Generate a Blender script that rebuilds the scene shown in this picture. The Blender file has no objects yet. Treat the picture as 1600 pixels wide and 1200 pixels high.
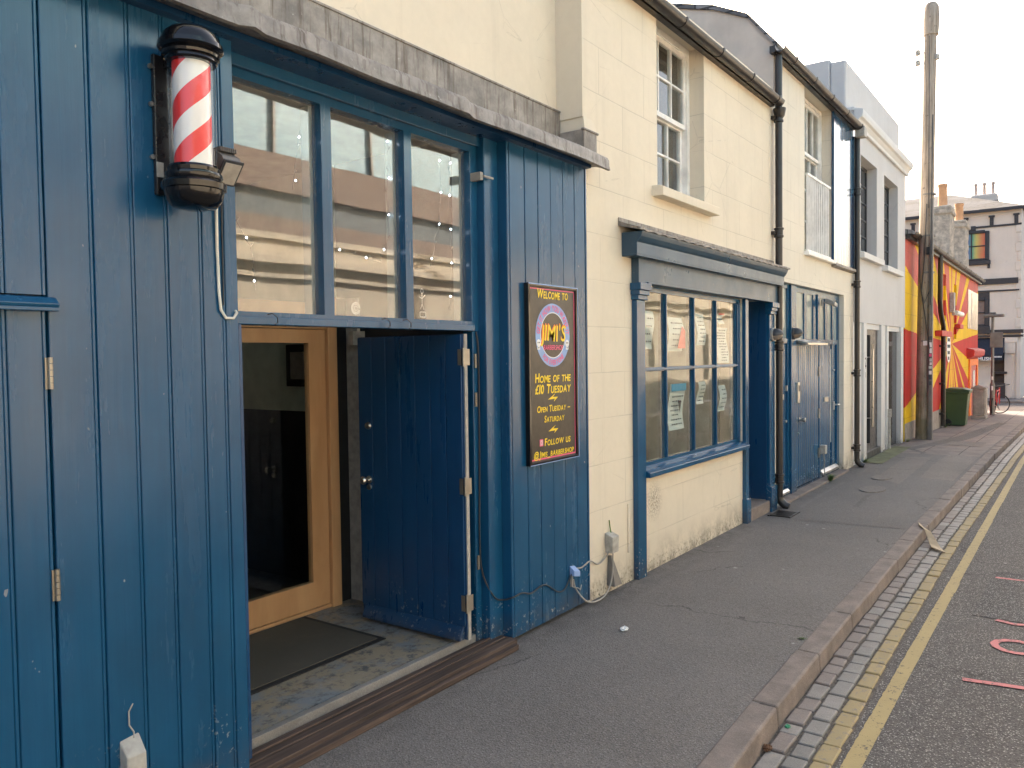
import bpy, bmesh, math, random
from mathutils import Vector, Matrix
R = math.radians
rnd = random.Random(7)
scene = bpy.context.scene
COL = scene.collection

# ------------------------------------------------------------------ camera
cam_d = bpy.data.cameras.new('camera'); cam = bpy.data.objects.new('camera', cam_d); COL.objects.link(cam)
cam_d.sensor_width = 36.0; cam_d.lens = 28.01; cam_d.clip_start = 0.05; cam_d.clip_end = 2000
cam.matrix_world = Matrix(((0.58117201, 0.03591512, -0.81298782, 0.0),
                           (-0.81366891, 0.00908403, -0.58125759, 0.0),
                           (-0.01349073, 0.99931356, 0.03450240, 1.9), (0, 0, 0, 1)))
scene.camera = cam
# ------------------------------------------------------------------ light
SUN_AZ, SUN_EL = 42.0, 26.5          # degrees from +X (along the street) towards +Y (behind the houses)
world = bpy.data.worlds.new('World'); scene.world = world; world.use_nodes = True
wn = world.node_tree; wn.nodes.clear()
wo = wn.nodes.new('ShaderNodeOutputWorld'); wb = wn.nodes.new('ShaderNodeBackground'); ws = wn.nodes.new('ShaderNodeTexSky')
ws.sky_type = 'NISHITA'; ws.sun_disc = False; ws.sun_elevation = R(SUN_EL); ws.sun_rotation = R(90 - SUN_AZ)
ws.air_density = 0.8; ws.dust_density = 7.0; ws.ozone_density = 0.3
wb.inputs['Strength'].default_value = 0.15
wt = wn.nodes.new('ShaderNodeMixRGB'); wt.blend_type = 'MULTIPLY'; wt.inputs[0].default_value = 1.0; wt.inputs[2].default_value = (1.06, 1.0, .90, 1)   # slightly warm, thin high haze
wn.links.new(ws.outputs[0], wt.inputs[1]); wn.links.new(wt.outputs[0], wb.inputs['Color']); wn.links.new(wb.outputs[0], wo.inputs['Surface'])
sun_d = bpy.data.lights.new('sun', 'SUN'); sun = bpy.data.objects.new('sun', sun_d); COL.objects.link(sun)
sun_d.energy = 2.8; sun_d.angle = R(0.5); sun_d.color = (1.0, 0.93, 0.84)
sv = Vector((math.cos(R(SUN_EL)) * math.cos(R(SUN_AZ)), math.cos(R(SUN_EL)) * math.sin(R(SUN_AZ)), math.sin(R(SUN_EL))))
sun.rotation_euler = sv.to_track_quat('Z', 'Y').to_euler()
sun.location = (20, 20, 30)
scene.view_settings.view_transform = 'Standard'; scene.view_settings.look = 'None'
scene.view_settings.exposure = 2.3; scene.view_settings.gamma = 1.0
scene.view_settings.use_curve_mapping = False

# ------------------------------------------------------------------ helpers: materials
def hexl(h):
    c = [int(h[i:i + 2], 16) / 255 for i in (0, 2, 4)]
    return tuple((x / 12.92 if x <= .04045 else ((x + .055) / 1.055) ** 2.4) for x in c)

class NT:
    def __init__(s, name):
        s.m = bpy.data.materials.new(name); s.m.use_nodes = True
        s.t = s.m.node_tree; s.t.nodes.clear()
        s.out = s.n('ShaderNodeOutputMaterial'); s.p = s.n('ShaderNodeBsdfPrincipled')
        s.l(s.p.outputs[0], s.out.inputs[0])
        g = s.n('ShaderNodeNewGeometry'); s.pos = g.outputs['Position']; s.geo = g
    def n(s, k, **kw):
        x = s.t.nodes.new(k)
        for a, b in kw.items(): setattr(x, a, b)
        return x
    def l(s, a, b): s.t.links.new(a, b)
    def val(s, sock, v):
        if hasattr(v, 'is_linked') or isinstance(v, bpy.types.NodeSocket): s.l(v, sock)
        else:
            if isinstance(v, (tuple, list)) and len(v) == 3 and len(sock.default_value) == 4: v = tuple(v) + (1,)
            sock.default_value = v
    def math(s, op, a, b=0.0, c=None, clamp=False):
        x = s.n('ShaderNodeMath', operation=op); x.use_clamp = clamp
        s.val(x.inputs[0], a); s.val(x.inputs[1], b)
        if c is not None: s.val(x.inputs[2], c)
        return x.outputs[0]
    def mapping(s, scale=(1, 1, 1), loc=(0, 0, 0), rot=(0, 0, 0), vec=None):
        x = s.n('ShaderNodeMapping'); s.l(vec or s.pos, x.inputs['Vector'])
        x.inputs['Scale'].default_value = scale; x.inputs['Location'].default_value = loc; x.inputs['Rotation'].default_value = rot
        return x.outputs[0]
    def noise(s, scale, detail=4, rough=.55, vec=None, dist=0):
        x = s.n('ShaderNodeTexNoise'); s.l(vec or s.pos, x.inputs['Vector'])
        x.inputs['Scale'].default_value = scale; x.inputs['Detail'].default_value = detail; x.inputs['Roughness'].default_value = rough
        x.inputs['Distortion'].default_value = dist
        return x.outputs[0]
    def voro(s, scale, vec=None, feature='F1', out=0):
        x = s.n('ShaderNodeTexVoronoi', feature=feature); s.l(vec or s.pos, x.inputs['Vector']); x.inputs['Scale'].default_value = scale
        return x.outputs[out]
    def ramp(s, fac, a, b, va=0.0, vb=1.0):
        x = s.n('ShaderNodeMapRange'); x.clamp = True
        s.val(x.inputs[0], fac); x.inputs[1].default_value = a; x.inputs[2].default_value = b
        x.inputs[3].default_value = va; x.inputs[4].default_value = vb
        return x.outputs[0]
    def mix(s, fac, a, b, mode='MIX'):
        x = s.n('ShaderNodeMixRGB', blend_type=mode); s.val(x.inputs[0], fac); s.val(x.inputs[1], a); s.val(x.inputs[2], b)
        return x.outputs[0]
    def bump(s, h, strength=.2, dist=.01, prev=None):
        x = s.n('ShaderNodeBump'); x.inputs['Strength'].default_value = strength; x.inputs['Distance'].default_value = dist
        s.l(h, x.inputs['Height'])
        if prev: s.l(prev, x.inputs['Normal'])
        return x.outputs[0]
    def sep(s, vec=None):
        x = s.n('ShaderNodeSeparateXYZ'); s.l(vec or s.pos, x.inputs[0]); return x.outputs
    def done(s, base, rough=.6, normal=None, spec=.5, metal=0.0):
        s.val(s.p.inputs['Base Color'], base); s.val(s.p.inputs['Roughness'], rough)
        s.p.inputs['Specular IOR Level'].default_value = spec; s.p.inputs['Metallic'].default_value = metal
        if normal is not None: s.l(normal, s.p.inputs['Normal'])
        return s.m

def simple(name, col, rough=.5, metal=0.0, var=.18, vs=6, bs=60, bump=.15, spec=.5, bd=.003):
    t = NT(name)
    f = t.ramp(t.noise(vs, 5), .3, .7, 1 - var, 1 + var)
    c = t.mix(1.0, col, f, 'MULTIPLY')
    nb = t.bump(t.noise(bs, 3), bump, bd)
    r = t.ramp(t.noise(vs * 2.3, 3), .3, .7, max(.02, rough - .07), min(1, rough + .1))
    return t.done(c, r, nb, spec, metal)

def emit(name, col, strength):
    t = NT(name); t.p.inputs['Emission Color'].default_value = tuple(col) + (1,); t.p.inputs['Emission Strength'].default_value = strength
    return t.done(col, .4)

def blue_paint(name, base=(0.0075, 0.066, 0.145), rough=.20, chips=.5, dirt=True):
    t = NT(name)
    st = t.noise(1.0, 6, .6, t.mapping((55, 55, 2.2)))
    big = t.noise(2.2, 3)
    f = t.math('ADD', t.ramp(st, .3, .7, -.06, .06), t.ramp(big, .3, .7, .90, 1.12))
    c = t.mix(1.0, base, f, 'MULTIPLY')
    x, y, z = t.sep()
    c = t.mix(t.ramp(t.noise(1.7, 4, .6, t.mapping((1, 1, .5))), .45, .75, 0, .35), c, tuple(b * 1.35 + .005 for b in base))
    # chipped flecks
    v = t.noise(26, 2, .5, t.mapping((1, 1, .55)))
    m = t.noise(1.3, 2)
    ch = t.math('MULTIPLY', t.ramp(v, .765, .78), t.ramp(m, .45, .55))
    low = t.ramp(z, 0.0, .45, 1, 0)
    ch2 = t.math('MULTIPLY', t.ramp(t.noise(38, 4, .6), .60, .63), t.math('MULTIPLY', low, t.ramp(t.noise(5, 2), .45, .6)))
    ch = t.math('MAXIMUM', t.math('MULTIPLY', ch, chips * 1.4), ch2, clamp=True)
    c = t.mix(ch, c, (.34, .33, .30))
    if dirt:
        d = t.math('MULTIPLY', t.ramp(z, 0.0, .22, .8, 0), t.ramp(t.noise(9, 5, .7), .35, .65), clamp=True)
        c = t.mix(d, c, (.075, .06, .045))
    n1 = t.bump(st, .16, .005)
    n2 = t.bump(t.noise(120, 2), .035, .002, n1)
    r = t.math('ADD', t.ramp(t.noise(1, 5, .65, t.mapping((9, 9, 1.1))), .3, .7, rough - .07, rough + .12), t.math('MULTIPLY', ch, .4))
    return t.done(c, r, n2, .5)

def render_mat(name, base, lines=None, dirt=1.0, stain=None, rough=.72, fade=.06, top=None):
    """painted render: mottled, hairline ashlar joints, grime at the foot, rain streaks"""
    t = NT(name); x, y, z = t.sep()
    f = t.math('ADD', t.ramp(t.noise(1.1, 4), .3, .7, 1 - fade, 1 + fade * .6), t.ramp(t.noise(14, 5, .7), .3, .7, -.025, .025))
    c = t.mix(1.0, base, f, 'MULTIPLY')
    strk = t.noise(1, 5, .6, t.mapping((9, 9, .55)))
    c = t.mix(t.ramp(strk, .56, .78, 0, .22), c, tuple(b * .62 for b in base))
    h = t.noise(180, 3, .6)
    nb = t.bump(h, .12, .002)
    nb = t.bump(t.noise(7, 3), .25, .008, nb)
    if lines:
        bw, rh, zo = lines
        br = t.n('ShaderNodeTexBrick'); cb = t.n('ShaderNodeCombineXYZ')
        jx = t.math('ADD', x, y)
        t.l(jx, cb.inputs[0]); t.l(t.math('ADD', z, zo), cb.inputs[1])
        wob = t.n('ShaderNodeVectorMath', operation='ADD'); t.l(cb.outputs[0], wob.inputs[0])
        wsc = t.n('ShaderNodeVectorMath', operation='SCALE'); nn = t.n('ShaderNodeTexNoise'); t.l(t.pos, nn.inputs['Vector']); nn.inputs['Scale'].default_value = 3
        t.l(nn.outputs['Color'], wsc.inputs[0]); wsc.inputs['Scale'].default_value = .012; t.l(wsc.outputs[0], wob.inputs[1])
        t.l(wob.outputs[0], br.inputs['Vector']); br.inputs['Scale'].default_value = 1
        br.inputs['Brick Width'].default_value = bw; br.inputs['Row Height'].default_value = rh
        br.inputs['Mortar Size'].default_value = .0045; br.inputs['Mortar Smooth'].default_value = .35
        fac = br.outputs['Fac']
        jf = t.math('MULTIPLY', fac, t.ramp(t.noise(2.1, 3), .35, .6, .08, .5))
        c = t.mix(jf, c, tuple(b * .55 for b in base))
        nb = t.bump(t.math('SUBTRACT', 1.0, fac), .35, .004, nb)
    # cracks
    cr = t.voro(1.3, t.mapping((1, 1, 1.3), vec=None), 'DISTANCE_TO_EDGE')
    crn = t.math('ADD', cr, t.ramp(t.noise(6, 4), 0, 1, -.03, .03))
    cm = t.math('MULTIPLY', t.ramp(t.math('ABSOLUTE', crn), .0, .0035, 1, 0), t.ramp(t.noise(.7, 2), .52, .6))
    c = t.mix(t.math('MULTIPLY', cm, .45), c, tuple(b * .4 for b in base))
    if dirt:
        g = t.math('SUBTRACT', z, t.ramp(x, 17, 50, 0, -.75))
        a = t.math('MULTIPLY', t.ramp(g, 0.0, .30, 1, 0), t.ramp(t.noise(7, 6, .7), .40, .62), clamp=True)
        c = t.mix(t.math('MULTIPLY', a, .8 * dirt), c, (.10, .085, .06))
        b = t.math('MULTIPLY', t.ramp(g, 0.0, .16, 1, 0), t.ramp(t.noise(30, 5, .7), .52, .60), clamp=True)
        c = t.mix(t.math('MULTIPLY', b, dirt), c, (.03, .028, .02))
        c = t.mix(t.ramp(g, 0, 1.1, .22 * dirt, 0), c, tuple(b_ * .55 for b_ in base))
    if stain:
        sx, sz, sr = stain
        dx = t.math('SUBTRACT', x, sx); dz = t.math('SUBTRACT', z, sz)
        d = t.math('SQRT', t.math('ADD', t.math('MULTIPLY', dx, dx), t.math('MULTIPLY', dz, dz)))
        a = t.math('MULTIPLY', t.ramp(d, sr * .3, sr, 1, 0), t.ramp(t.noise(55, 3, .7), .47, .53), clamp=True)
        c = t.mix(t.math('MULTIPLY', a, .8), c, (.26, .22, .17))
    return t.done(c, rough, nb, .35)

def asphalt(name, base, spk=1.0, fleck=(.42, .40, .37), dens=.5, gum=True, gr=.33):
    t = NT(name)
    f = t.ramp(t.noise(.8, 5, .6), .3, .7, .86, 1.14)
    c = t.mix(1.0, base, f, 'MULTIPLY')
    g = t.noise(170, 3, .7); c = t.mix(1.0, c, t.ramp(g, .3, .7, 1 - gr, 1 + gr * 1.1), 'MULTIPLY')
    vc = t.voro(105, None, 'F1', 1); vd = t.voro(105, None, 'F1', 0)
    sx = t.n('ShaderNodeSeparateColor'); t.l(vc, sx.inputs[0])
    c = t.mix(.6, c, t.mix(1.0, c, t.ramp(sx.outputs[2], 0, 1, 1 - gr, 1 + gr * 1.1), 'MULTIPLY'))
    m = t.math('MULTIPLY', t.ramp(sx.outputs[0], dens, dens + .05), t.ramp(vd, .3, .5, 1, 0))
    c = t.mix(t.math('MULTIPLY', m, .75 * spk), c, fleck)
    if gum:
        v2 = t.voro(3.1, t.mapping((1, 1, 0)), 'F1', 0); v2c = t.voro(3.1, t.mapping((1, 1, 0)), 'F1', 1)
        s2 = t.n('ShaderNodeSeparateColor'); t.l(v2c, s2.inputs[0])
        d2 = t.math('ADD', v2, t.ramp(t.noise(40, 3), 0, 1, -.03, .03))
        gm = t.math('MULTIPLY', t.ramp(d2, .045, .06, 1, 0), t.ramp(s2.outputs[1], .45, .46))
        c = t.mix(t.math('MULTIPLY', gm, .75), c, (.38, .37, .35))
    c = t.mix(t.math('MULTIPLY', t.ramp(t.noise(1.6, 5, .65), .55, .75), .28), c, tuple(b * .45 for b in base))
    x, y, z = t.sep()
    # grit and damp gathered along the wall and along the kerb, hairline cracks
    e = t.math('MULTIPLY', t.ramp(y, 2.72, 3.06), t.ramp(t.noise(5, 5, .7), .35, .6), clamp=True)
    c = t.mix(t.math('MULTIPLY', e, .55), c, tuple(b * .35 for b in base))
    e2 = t.math('MULTIPLY', t.ramp(t.math('ABSOLUTE', t.math('SUBTRACT', y, 2.80)), .0, .05, 1, 0), t.ramp(t.noise(3, 4), .42, .6), clamp=True)
    c = t.mix(t.math('MULTIPLY', e2, .22), c, tuple(min(1, b * 1.7) for b in base))
    w = t.n('ShaderNodeVectorMath', operation='ADD'); wn_ = t.n('ShaderNodeTexNoise'); t.l(t.pos, wn_.inputs['Vector']); wn_.inputs['Scale'].default_value = 4; wn_.inputs['Detail'].default_value = 5
    ws_ = t.n('ShaderNodeVectorMath', operation='SCALE'); t.l(wn_.outputs['Color'], ws_.inputs[0]); ws_.inputs['Scale'].default_value = .35; t.l(t.pos, w.inputs[0]); t.l(ws_.outputs[0], w.inputs[1])
    ck = t.voro(.55, t.mapping((1, 1, 0), vec=w.outputs[0]), 'DISTANCE_TO_EDGE')
    ckm = t.math('MULTIPLY', t.ramp(ck, .0, .006, 1, 0), t.ramp(t.noise(.6, 2), .50, .56))
    c = t.mix(t.math('MULTIPLY', ckm, .65), c, (.02, .018, .016))
    nb = t.bump(vd, .7, .005); nb = t.bump(g, .5, .004, nb)
    return t.done(c, .82, nb, .35)

def stone(name, base, rough=.75, var=.2, pit=.25, bd=.006, vs=5):
    t = NT(name)
    c = t.mix(1.0, base, t.ramp(t.noise(vs, 6, .65), .3, .7, 1 - var, 1 + var), 'MULTIPLY')
    p = t.noise(160, 3, .7); c = t.mix(1.0, c, t.ramp(p, .3, .7, .78, 1.2), 'MULTIPLY')
    oi = t.n('ShaderNodeObjectInfo')
    nb = t.bump(t.noise(45, 5, .7), pit, bd); nb = t.bump(p, .3, .002, nb)
    return t.done(c, rough, nb, .4)

def wood(name, base, dark, rough=.45, scale=(3, 30, 30), v=.5):
    t = NT(name)
    n = t.noise(1.0, 6, .6, t.mapping(scale), .6)
    c = t.mix(t.ramp(n, .35, .65, 0, v), base, dark)
    kn = t.voro(2.1, t.mapping((1.2, 1.2, .5)), 'F1', 0)
    c = t.mix(t.ramp(kn, .03, .06, .7, 0), c, tuple(d * .4 for d in dark))
    return t.done(c, rough, t.bump(n, .15, .003), .4)

def glass_mat(name, tint=(1, 1, 1), k=1.5, rough=.0, wob=.02, veil=.04):
    t = NT(name); t.t.nodes.remove(t.p)
    tr = t.n('ShaderNodeBsdfTransparent'); tr.inputs[0].default_value = tuple(tint) + (1,)
    gl = t.n('ShaderNodeBsdfGlossy'); gl.inputs['Roughness'].default_value = rough
    nb = t.bump(t.noise(1.6, 1), wob, .05); t.l(nb, gl.inputs['Normal'])
    dp = t.n('ShaderNodeVectorMath', operation='DOT_PRODUCT'); t.l(t.geo.outputs['Normal'], dp.inputs[0]); t.l(t.geo.outputs['Incoming'], dp.inputs[1])
    sch = t.math('POWER', t.math('SUBTRACT', 1.0, t.math('ABSOLUTE', dp.outputs['Value'])), 5.0)
    fac = t.math('MULTIPLY', t.math('ADD', .043, t.math('MULTIPLY', sch, .957)), k, clamp=True)
    df = t.n('ShaderNodeBsdfDiffuse'); df.inputs[0].default_value = (.50, .50, .45, 1)
    m0 = t.n('ShaderNodeMixShader'); t.l(t.ramp(t.noise(4, 5, .7), .3, .75, veil * .5, veil * 1.6), m0.inputs[0]); t.l(tr.outputs[0], m0.inputs[1]); t.l(df.outputs[0], m0.inputs[2])  # pale diffuse veil painted on the glass, stands in for the lit room behind
    mx = t.n('ShaderNodeMixShader'); t.l(fac, mx.inputs[0])
    t.l(m0.outputs[0], mx.inputs[1]); t.l(gl.outputs[0], mx.inputs[2]); t.l(mx.outputs[0], t.out.inputs[0])
    return t.m

M = {}
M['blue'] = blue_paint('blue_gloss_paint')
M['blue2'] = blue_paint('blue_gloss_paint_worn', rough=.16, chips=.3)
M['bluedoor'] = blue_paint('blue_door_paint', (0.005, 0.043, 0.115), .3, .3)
M['cream'] = render_mat('cream_render', (.675, .605, .485), None)
M['ashlar'] = render_mat('cream_lined_render', (.675, .605, .485), (.78, .36, .03), 1.0, (6.43, .60, .2))
M['ashlar2'] = render_mat('cream_lined_render_mews', (.665, .615, .515), (.8, .37, .10), 1.0)
M['grey_render'] = render_mat('pale_grey_render', (.50, .50, .50), None, .5)
M['grey_trim'] = render_mat('pale_grey_trim', (.60, .60, .59), None, .7)
M['gable'] = render_mat('weathered_gable_render', (.58, .51, .44), None, 0, fade=.25)
M['lead'] = None
def lead_mat():
    t = NT('weathered_lead')
    n = t.noise(5, 6, .7); x, y, z = t.sep()
    c = t.mix(t.ramp(n, .35, .68), (.155, .143, .132), (.34, .31, .275))
    st = t.noise(1, 5, .65, t.mapping((28, 28, 2.5)))
    c = t.mix(t.ramp(st, .50, .66, 0, .8), c, (.085, .06, .045))
    ch = t.ramp(t.noise(22, 5, .75), .63, .68)
    c = t.mix(t.math('MULTIPLY', ch, .5), c, (.45, .44, .42))
    return t.done(c, .55, t.bump(t.noise(9, 4), .35, .012), .4, .15)
M['lead'] = lead_mat()
M['black_plastic'] = simple('black_plastic', (.012, .012, .014), .28, bump=.05)
M['black_iron'] = simple('black_gutter_paint', (.022, .019, .018), .35, bump=.25, bs=30)
M['black_gloss'] = simple('black_gloss', (.006, .006, .007), .06, bump=.0, var=.05)
M['white_paint'] = simple('white_paint', (.74, .73, .70), .4)
M['white_plastic'] = simple('grey_white_plastic', (.36, .345, .31), .55, vs=18, var=.25)
M['steel'] = simple('brushed_steel', (.55, .53, .49), .34, 1.0)
M['brass'] = simple('dull_hinge_metal', (.34, .31, .26), .45, .9)
M['pine'] = wood('varnished_pine', (.52, .32, .165), (.38, .21, .10), .38, (4, 4, 1.0), .8)
M['oldwood'] = wood('weathered_sill_wood', (.105, .07, .055), (.03, .02, .016), .8, (1.6, 55, 55), 1.0)
M['darkwall'] = simple('black_wall_paint', (.010, .012, .014), .5)
M['room_green'] = simple('pale_green_wall_paint', (.50, .55, .47), .7)
M['room_floor'] = simple('dark_floorboards', (.05, .035, .025), .5)
M['ceiling'] = simple('off_white_ceiling', (.42, .42, .38), .8)
M['beige_room'] = simple('beige_room_paint', (.19, .16, .13), .8)
M['glass'] = glass_mat('window_glass', (1, 1, 1), 2.0, 0, .02, .07)
M['clearglass'] = glass_mat('clear_tube_plastic', (1, 1, 1), .9, 0, 0, .0)
M['doorglass'] = glass_mat('door_glass', (.9, .92, .92), .9, 0, .01, .0)
M['glass_dim'] = glass_mat('window_glass_dim', (.9, .93, .93), 1.3, .0, .03, .02)
M['asph'] = asphalt('pavement_asphalt', (.156, .141, .130), .55, (.36, .34, .31), dens=.72)
M['asph_light'] = asphalt('pavement_asphalt_patch', (.18, .158, .14), .5, dens=.72)
M['asph_dark'] = asphalt('pavement_asphalt_dark', (.128, .117, .107), .5, dens=.75)
M['road'] = asphalt('road_asphalt', (.088, .081, .076), 1.1, (.44, .42, .39), .74, gr=.55)
M['road_patch'] = asphalt('road_patch_asphalt', (.070, .066, .064), 1.3, (.38, .37, .35), .62, gum=False)
M['kerb'] = stone('kerb_stone', (.195, .160, .140), .8, .3, .5, .008)
M['sett_pink'] = stone('sett_pink_granite', (.175, .150, .137), .6, .15, .4)
M['sett_blue'] = stone('sett_blue_granite', (.160, .157, .150), .5, .15, .35)
M['sett_grey'] = stone('sett_grey_granite', (.20, .19, .178), .6, .18, .4)
M['sett_dark'] = stone('sett_dark_granite', (.12, .105, .10), .6, .2, .4)
M['mortar'] = simple('gutter_grit', (.10, .085, .07), .9, var=.5, vs=40, bump=.7, bs=90, bd=.01)
def line_paint(name, col, under, wear=.54, thr=.06):
    t = NT(name)
    n = t.noise(22, 6, .75); n2 = t.noise(120, 3, .6)
    m = t.math('ADD', n, t.math('MULTIPLY', t.math('SUBTRACT', n2, .5), .35))
    c = t.mix(t.ramp(t.noise(4, 4), .3, .7, 0, .35), col, tuple(x * .72 for x in col))
    c = t.mix(t.ramp(m, wear, wear + thr), c, under)
    return t.done(c, .7, t.bump(n2, .4, .003), .4)
M['yellow'] = line_paint('yellow_line_paint', (.36, .28, .125), (.10, .085, .065), .58)
M['yellow_sett'] = line_paint('yellow_painted_sett', (.31, .245, .125), (.20, .17, .14), .55)
M['redmark'] = line_paint('pink_spray_paint', (.52, .17, .17), (.11, .08, .075), .55)
M['slab'] = None
def slabs(name, a, b, bw, rh, ms=.008):
    t = NT(name); br = t.n('ShaderNodeTexBrick'); t.l(t.mapping((1, 1, 0)), br.inputs['Vector'])
    br.inputs['Color1'].default_value = a + (1,); br.inputs['Color2'].default_value = b + (1,); br.inputs['Mortar'].default_value = (.03, .026, .022, 1)
    br.inputs['Scale'].default_value = 1; br.inputs['Brick Width'].default_value = bw; br.inputs['Row Height'].default_value = rh
    br.inputs['Mortar Size'].default_value = ms; br.inputs['Mortar Smooth'].default_value = .3; br.inputs['Bias'].default_value = -.1
    c = t.mix(1.0, br.outputs['Color'], t.ramp(t.noise(3, 6, .7), .3, .7, .72, 1.25), 'MULTIPLY')
    c = t.mix(1.0, c, t.ramp(t.noise(150, 2), .3, .7, .8, 1.2), 'MULTIPLY')
    nb = t.bump(t.math('SUBTRACT', 1.0, br.outputs['Fac']), .5, .01)
    return t.done(c, .75, t.bump(t.noise(60, 4), .3, .005, nb), .4)
M['slab'] = slabs('paving_slabs', (.20, .165, .145), (.15, .128, .118), .85, .60)
def recess_floor():
    t = NT('worn_painted_concrete')
    n = t.noise(3.2, 6, .7, None, .4); n2 = t.noise(11, 6, .75)
    c = t.mix(t.ramp(n, .42, .55), (.18, .20, .215), (.27, .225, .16))
    c = t.mix(t.ramp(n2, .50, .62), c, (.085, .085, .09))
    c = t.mix(t.ramp(t.noise(18, 6, .8), .60, .66), c, (.30, .27, .235))
    c = t.mix(t.ramp(t.noise(7, 4), .62, .7, 0, .5), c, (.08, .04, .035))
    return t.done(c, .65, t.bump(n2, .4, .006), .4)
M['recess'] = recess_floor()
def slate(name, col=(.10, .095, .095)):
    t = NT(name); br = t.n('ShaderNodeTexBrick'); x, y, z = t.sep(); cb = t.n('ShaderNodeCombineXYZ')
    t.l(t.math('ADD', x, t.math('MULTIPLY', y, 1.0)), cb.inputs[0]); t.l(z, cb.inputs[1]); t.l(cb.outputs[0], br.inputs['Vector'])
    br.inputs['Color1'].default_value = col + (1,); br.inputs['Color2'].default_value = tuple(min(1, c * 2.6) for c in col) + (1,); br.inputs['Mortar'].default_value = (.02, .02, .02, 1)
    br.inputs['Scale'].default_value = 1; br.inputs['Brick Width'].default_value = .34; br.inputs['Row Height'].default_value = .125
    br.inputs['Mortar Size'].default_value = .012; br.inputs['Bias'].default_value = -.25
    c = t.mix(1.0, br.outputs['Color'], t.ramp(t.noise(1.2, 5, .7), .3, .7, .6, 1.5), 'MULTIPLY')
    return t.done(c, .55, t.bump(t.math('SUBTRACT', 1.0, br.outputs['Fac']), .6, .02), .5)
M['slate'] = slate('roof_slates')
def mat_doormat():
    t = NT('ribbed_doormat'); w = t.n('ShaderNodeTexWave'); t.l(t.mapping((1, 1, 1)), w.inputs['Vector']); w.inputs['Scale'].default_value = 42; w.bands_direction = 'X'
    c = t.mix(t.ramp(w.outputs[1], .3, .7), (.06, .056, .048), (.12, .11, .092))
    c = t.mix(t.ramp(t.noise(6, 5, .7), .55, .75, 0, .4), c, (.14, .12, .09))
    return t.done(c, .95, t.bump(w.outputs[1], .5, .004), .2)
M['doormat'] = mat_doormat()
M['rubber'] = simple('black_rubber', (.014, .014, .015), .8)
M['flint'] = stone('rough_chimney_render', (.60, .54, .46), .9, .45, 1.0, .10, 7)
M['terracotta'] = simple('chimney_pot_clay', (.46, .26, .14), .8)
M['palepot'] = simple('pale_chimney_pot', (.50, .40, .34), .8)
M['far_cream'] = render_mat('far_cream_render', (.66, .58, .50), None, .3)
M['far_black'] = simple('black_woodwork', (.022, .022, .028), .5)
M['navy'] = simple('navy_awning_cloth', (.012, .016, .030), .8)
M['green_bin'] = simple('green_plastic', (.045, .085, .035), .45, var=.1)
M['cab'] = stone('grey_cabinet', (.30, .265, .235), .7, .25, .3)
M['galv'] = simple('galvanised_grey', (.17, .16, .15), .5, .3)
M['red'] = simple('red_gloss', (.42, .02, .02), .35)
M['yellow_p'] = simple('yellow_wall_paint', (.75, .48, .02), .4)
M['poleWood'] = None
def polewood():
    t = NT('weathered_pole_timber')
    n = t.noise(1, 6, .65, t.mapping((26, 26, 1.2)))
    x, y, z = t.sep()
    c = t.mix(t.ramp(n, .35, .65), (.20, .16, .12), (.44, .37, .30))
    c = t.mix(t.math('MULTIPLY', t.ramp(z, 0, 5, .75, 0), t.ramp(t.noise(2.2, 4), .35, .6)), c, (.10, .095, .05))
    c = t.mix(t.ramp(t.noise(12, 5, .75), .60, .66, 0, .7), c, (.05, .04, .03))
    return t.done(c, .85, t.bump(n, .6, .012), .3)
M['poleWood'] = polewood()
M['dark_grey'] = simple('dark_grey_paint', (.045, .046, .05), .35)
M['paper'] = simple('poster_paper', (.52, .58, .55), .8, var=.05)
M['ink'] = simple('poster_ink', (.05, .07, .08), .8)
M['poster_blue'] = simple('poster_blue', (.05, .30, .48), .7)
M['poster_red'] = simple('poster_red', (.60, .07, .05), .7)
M['sign_black'] = simple('sign_dark_panel', (.030, .022, .016), .35, var=.35, vs=14)
M['sign_yellow'] = simple('sign_yellow', (.85, .60, .02), .5, var=.05, bump=0)
M['sign_blue'] = simple('sign_light_blue', (.24, .36, .62), .5, var=.05, bump=0)
M['sign_pink'] = simple('sign_pink', (.75, .10, .22), .5, var=.05, bump=0)
M['sign_orange'] = simple('sign_orange', (.80, .20, .03), .5, var=.05, bump=0)
M['sign_white'] = simple('sign_white', (.75, .74, .72), .5, var=.05, bump=0)
M['purple'] = simple('sign_border_mauve', (.42, .22, .36), .4)
M['leaf'] = simple('weed_leaf', (.075, .16, .025), .6)
M['grass_dry'] = simple('dry_moss', (.10, .12, .04), .9)
M['moss'] = stone('mossy_slab', (.15, .155, .085), .9, .35, .5)
M['cable_grey'] = simple('grey_cable', (.28, .27, .25), .5)
M['cable_white'] = simple('white_cable', (.62, .59, .52), .5)
M['cable_dark'] = simple('dark_cable', (.02, .025, .03), .5)
M['brick'] = slabs('x_unused', (.2, .1, .08), (.25, .12, .09), .22, .075)
M['opp_cream'] = render_mat('opposite_cream_render', (.62, .55, .44), None, .3)
M['opp_brown'] = simple('brown_cladding', (.20, .145, .12), .7)
M['opp_glass'] = simple('blue_reflective_glazing', (.20, .40, .52), .3, bump=.02)
M['opp_window'] = simple('dark_window_band', (.045, .075, .10), .5)
M['car_black'] = simple('black_car_paint', (.012, .012, .014), .12, bump=0)
M['car_silver'] = simple('silver_car_paint', (.30, .31, .32), .18, .6, bump=0)
M['car_glass'] = simple('car_glass', (.01, .012, .012), .05, bump=0)
M['headlight'] = simple('headlight_lens', (.65, .66, .68), .1, bump=0)
M['curtain'] = simple('pale_curtain', (.36, .33, .29), .9, vs=20)
M['frost'] = simple('frosted_glazing', (.24, .29, .29), .12, var=.12, vs=3, bump=.02)
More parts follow.
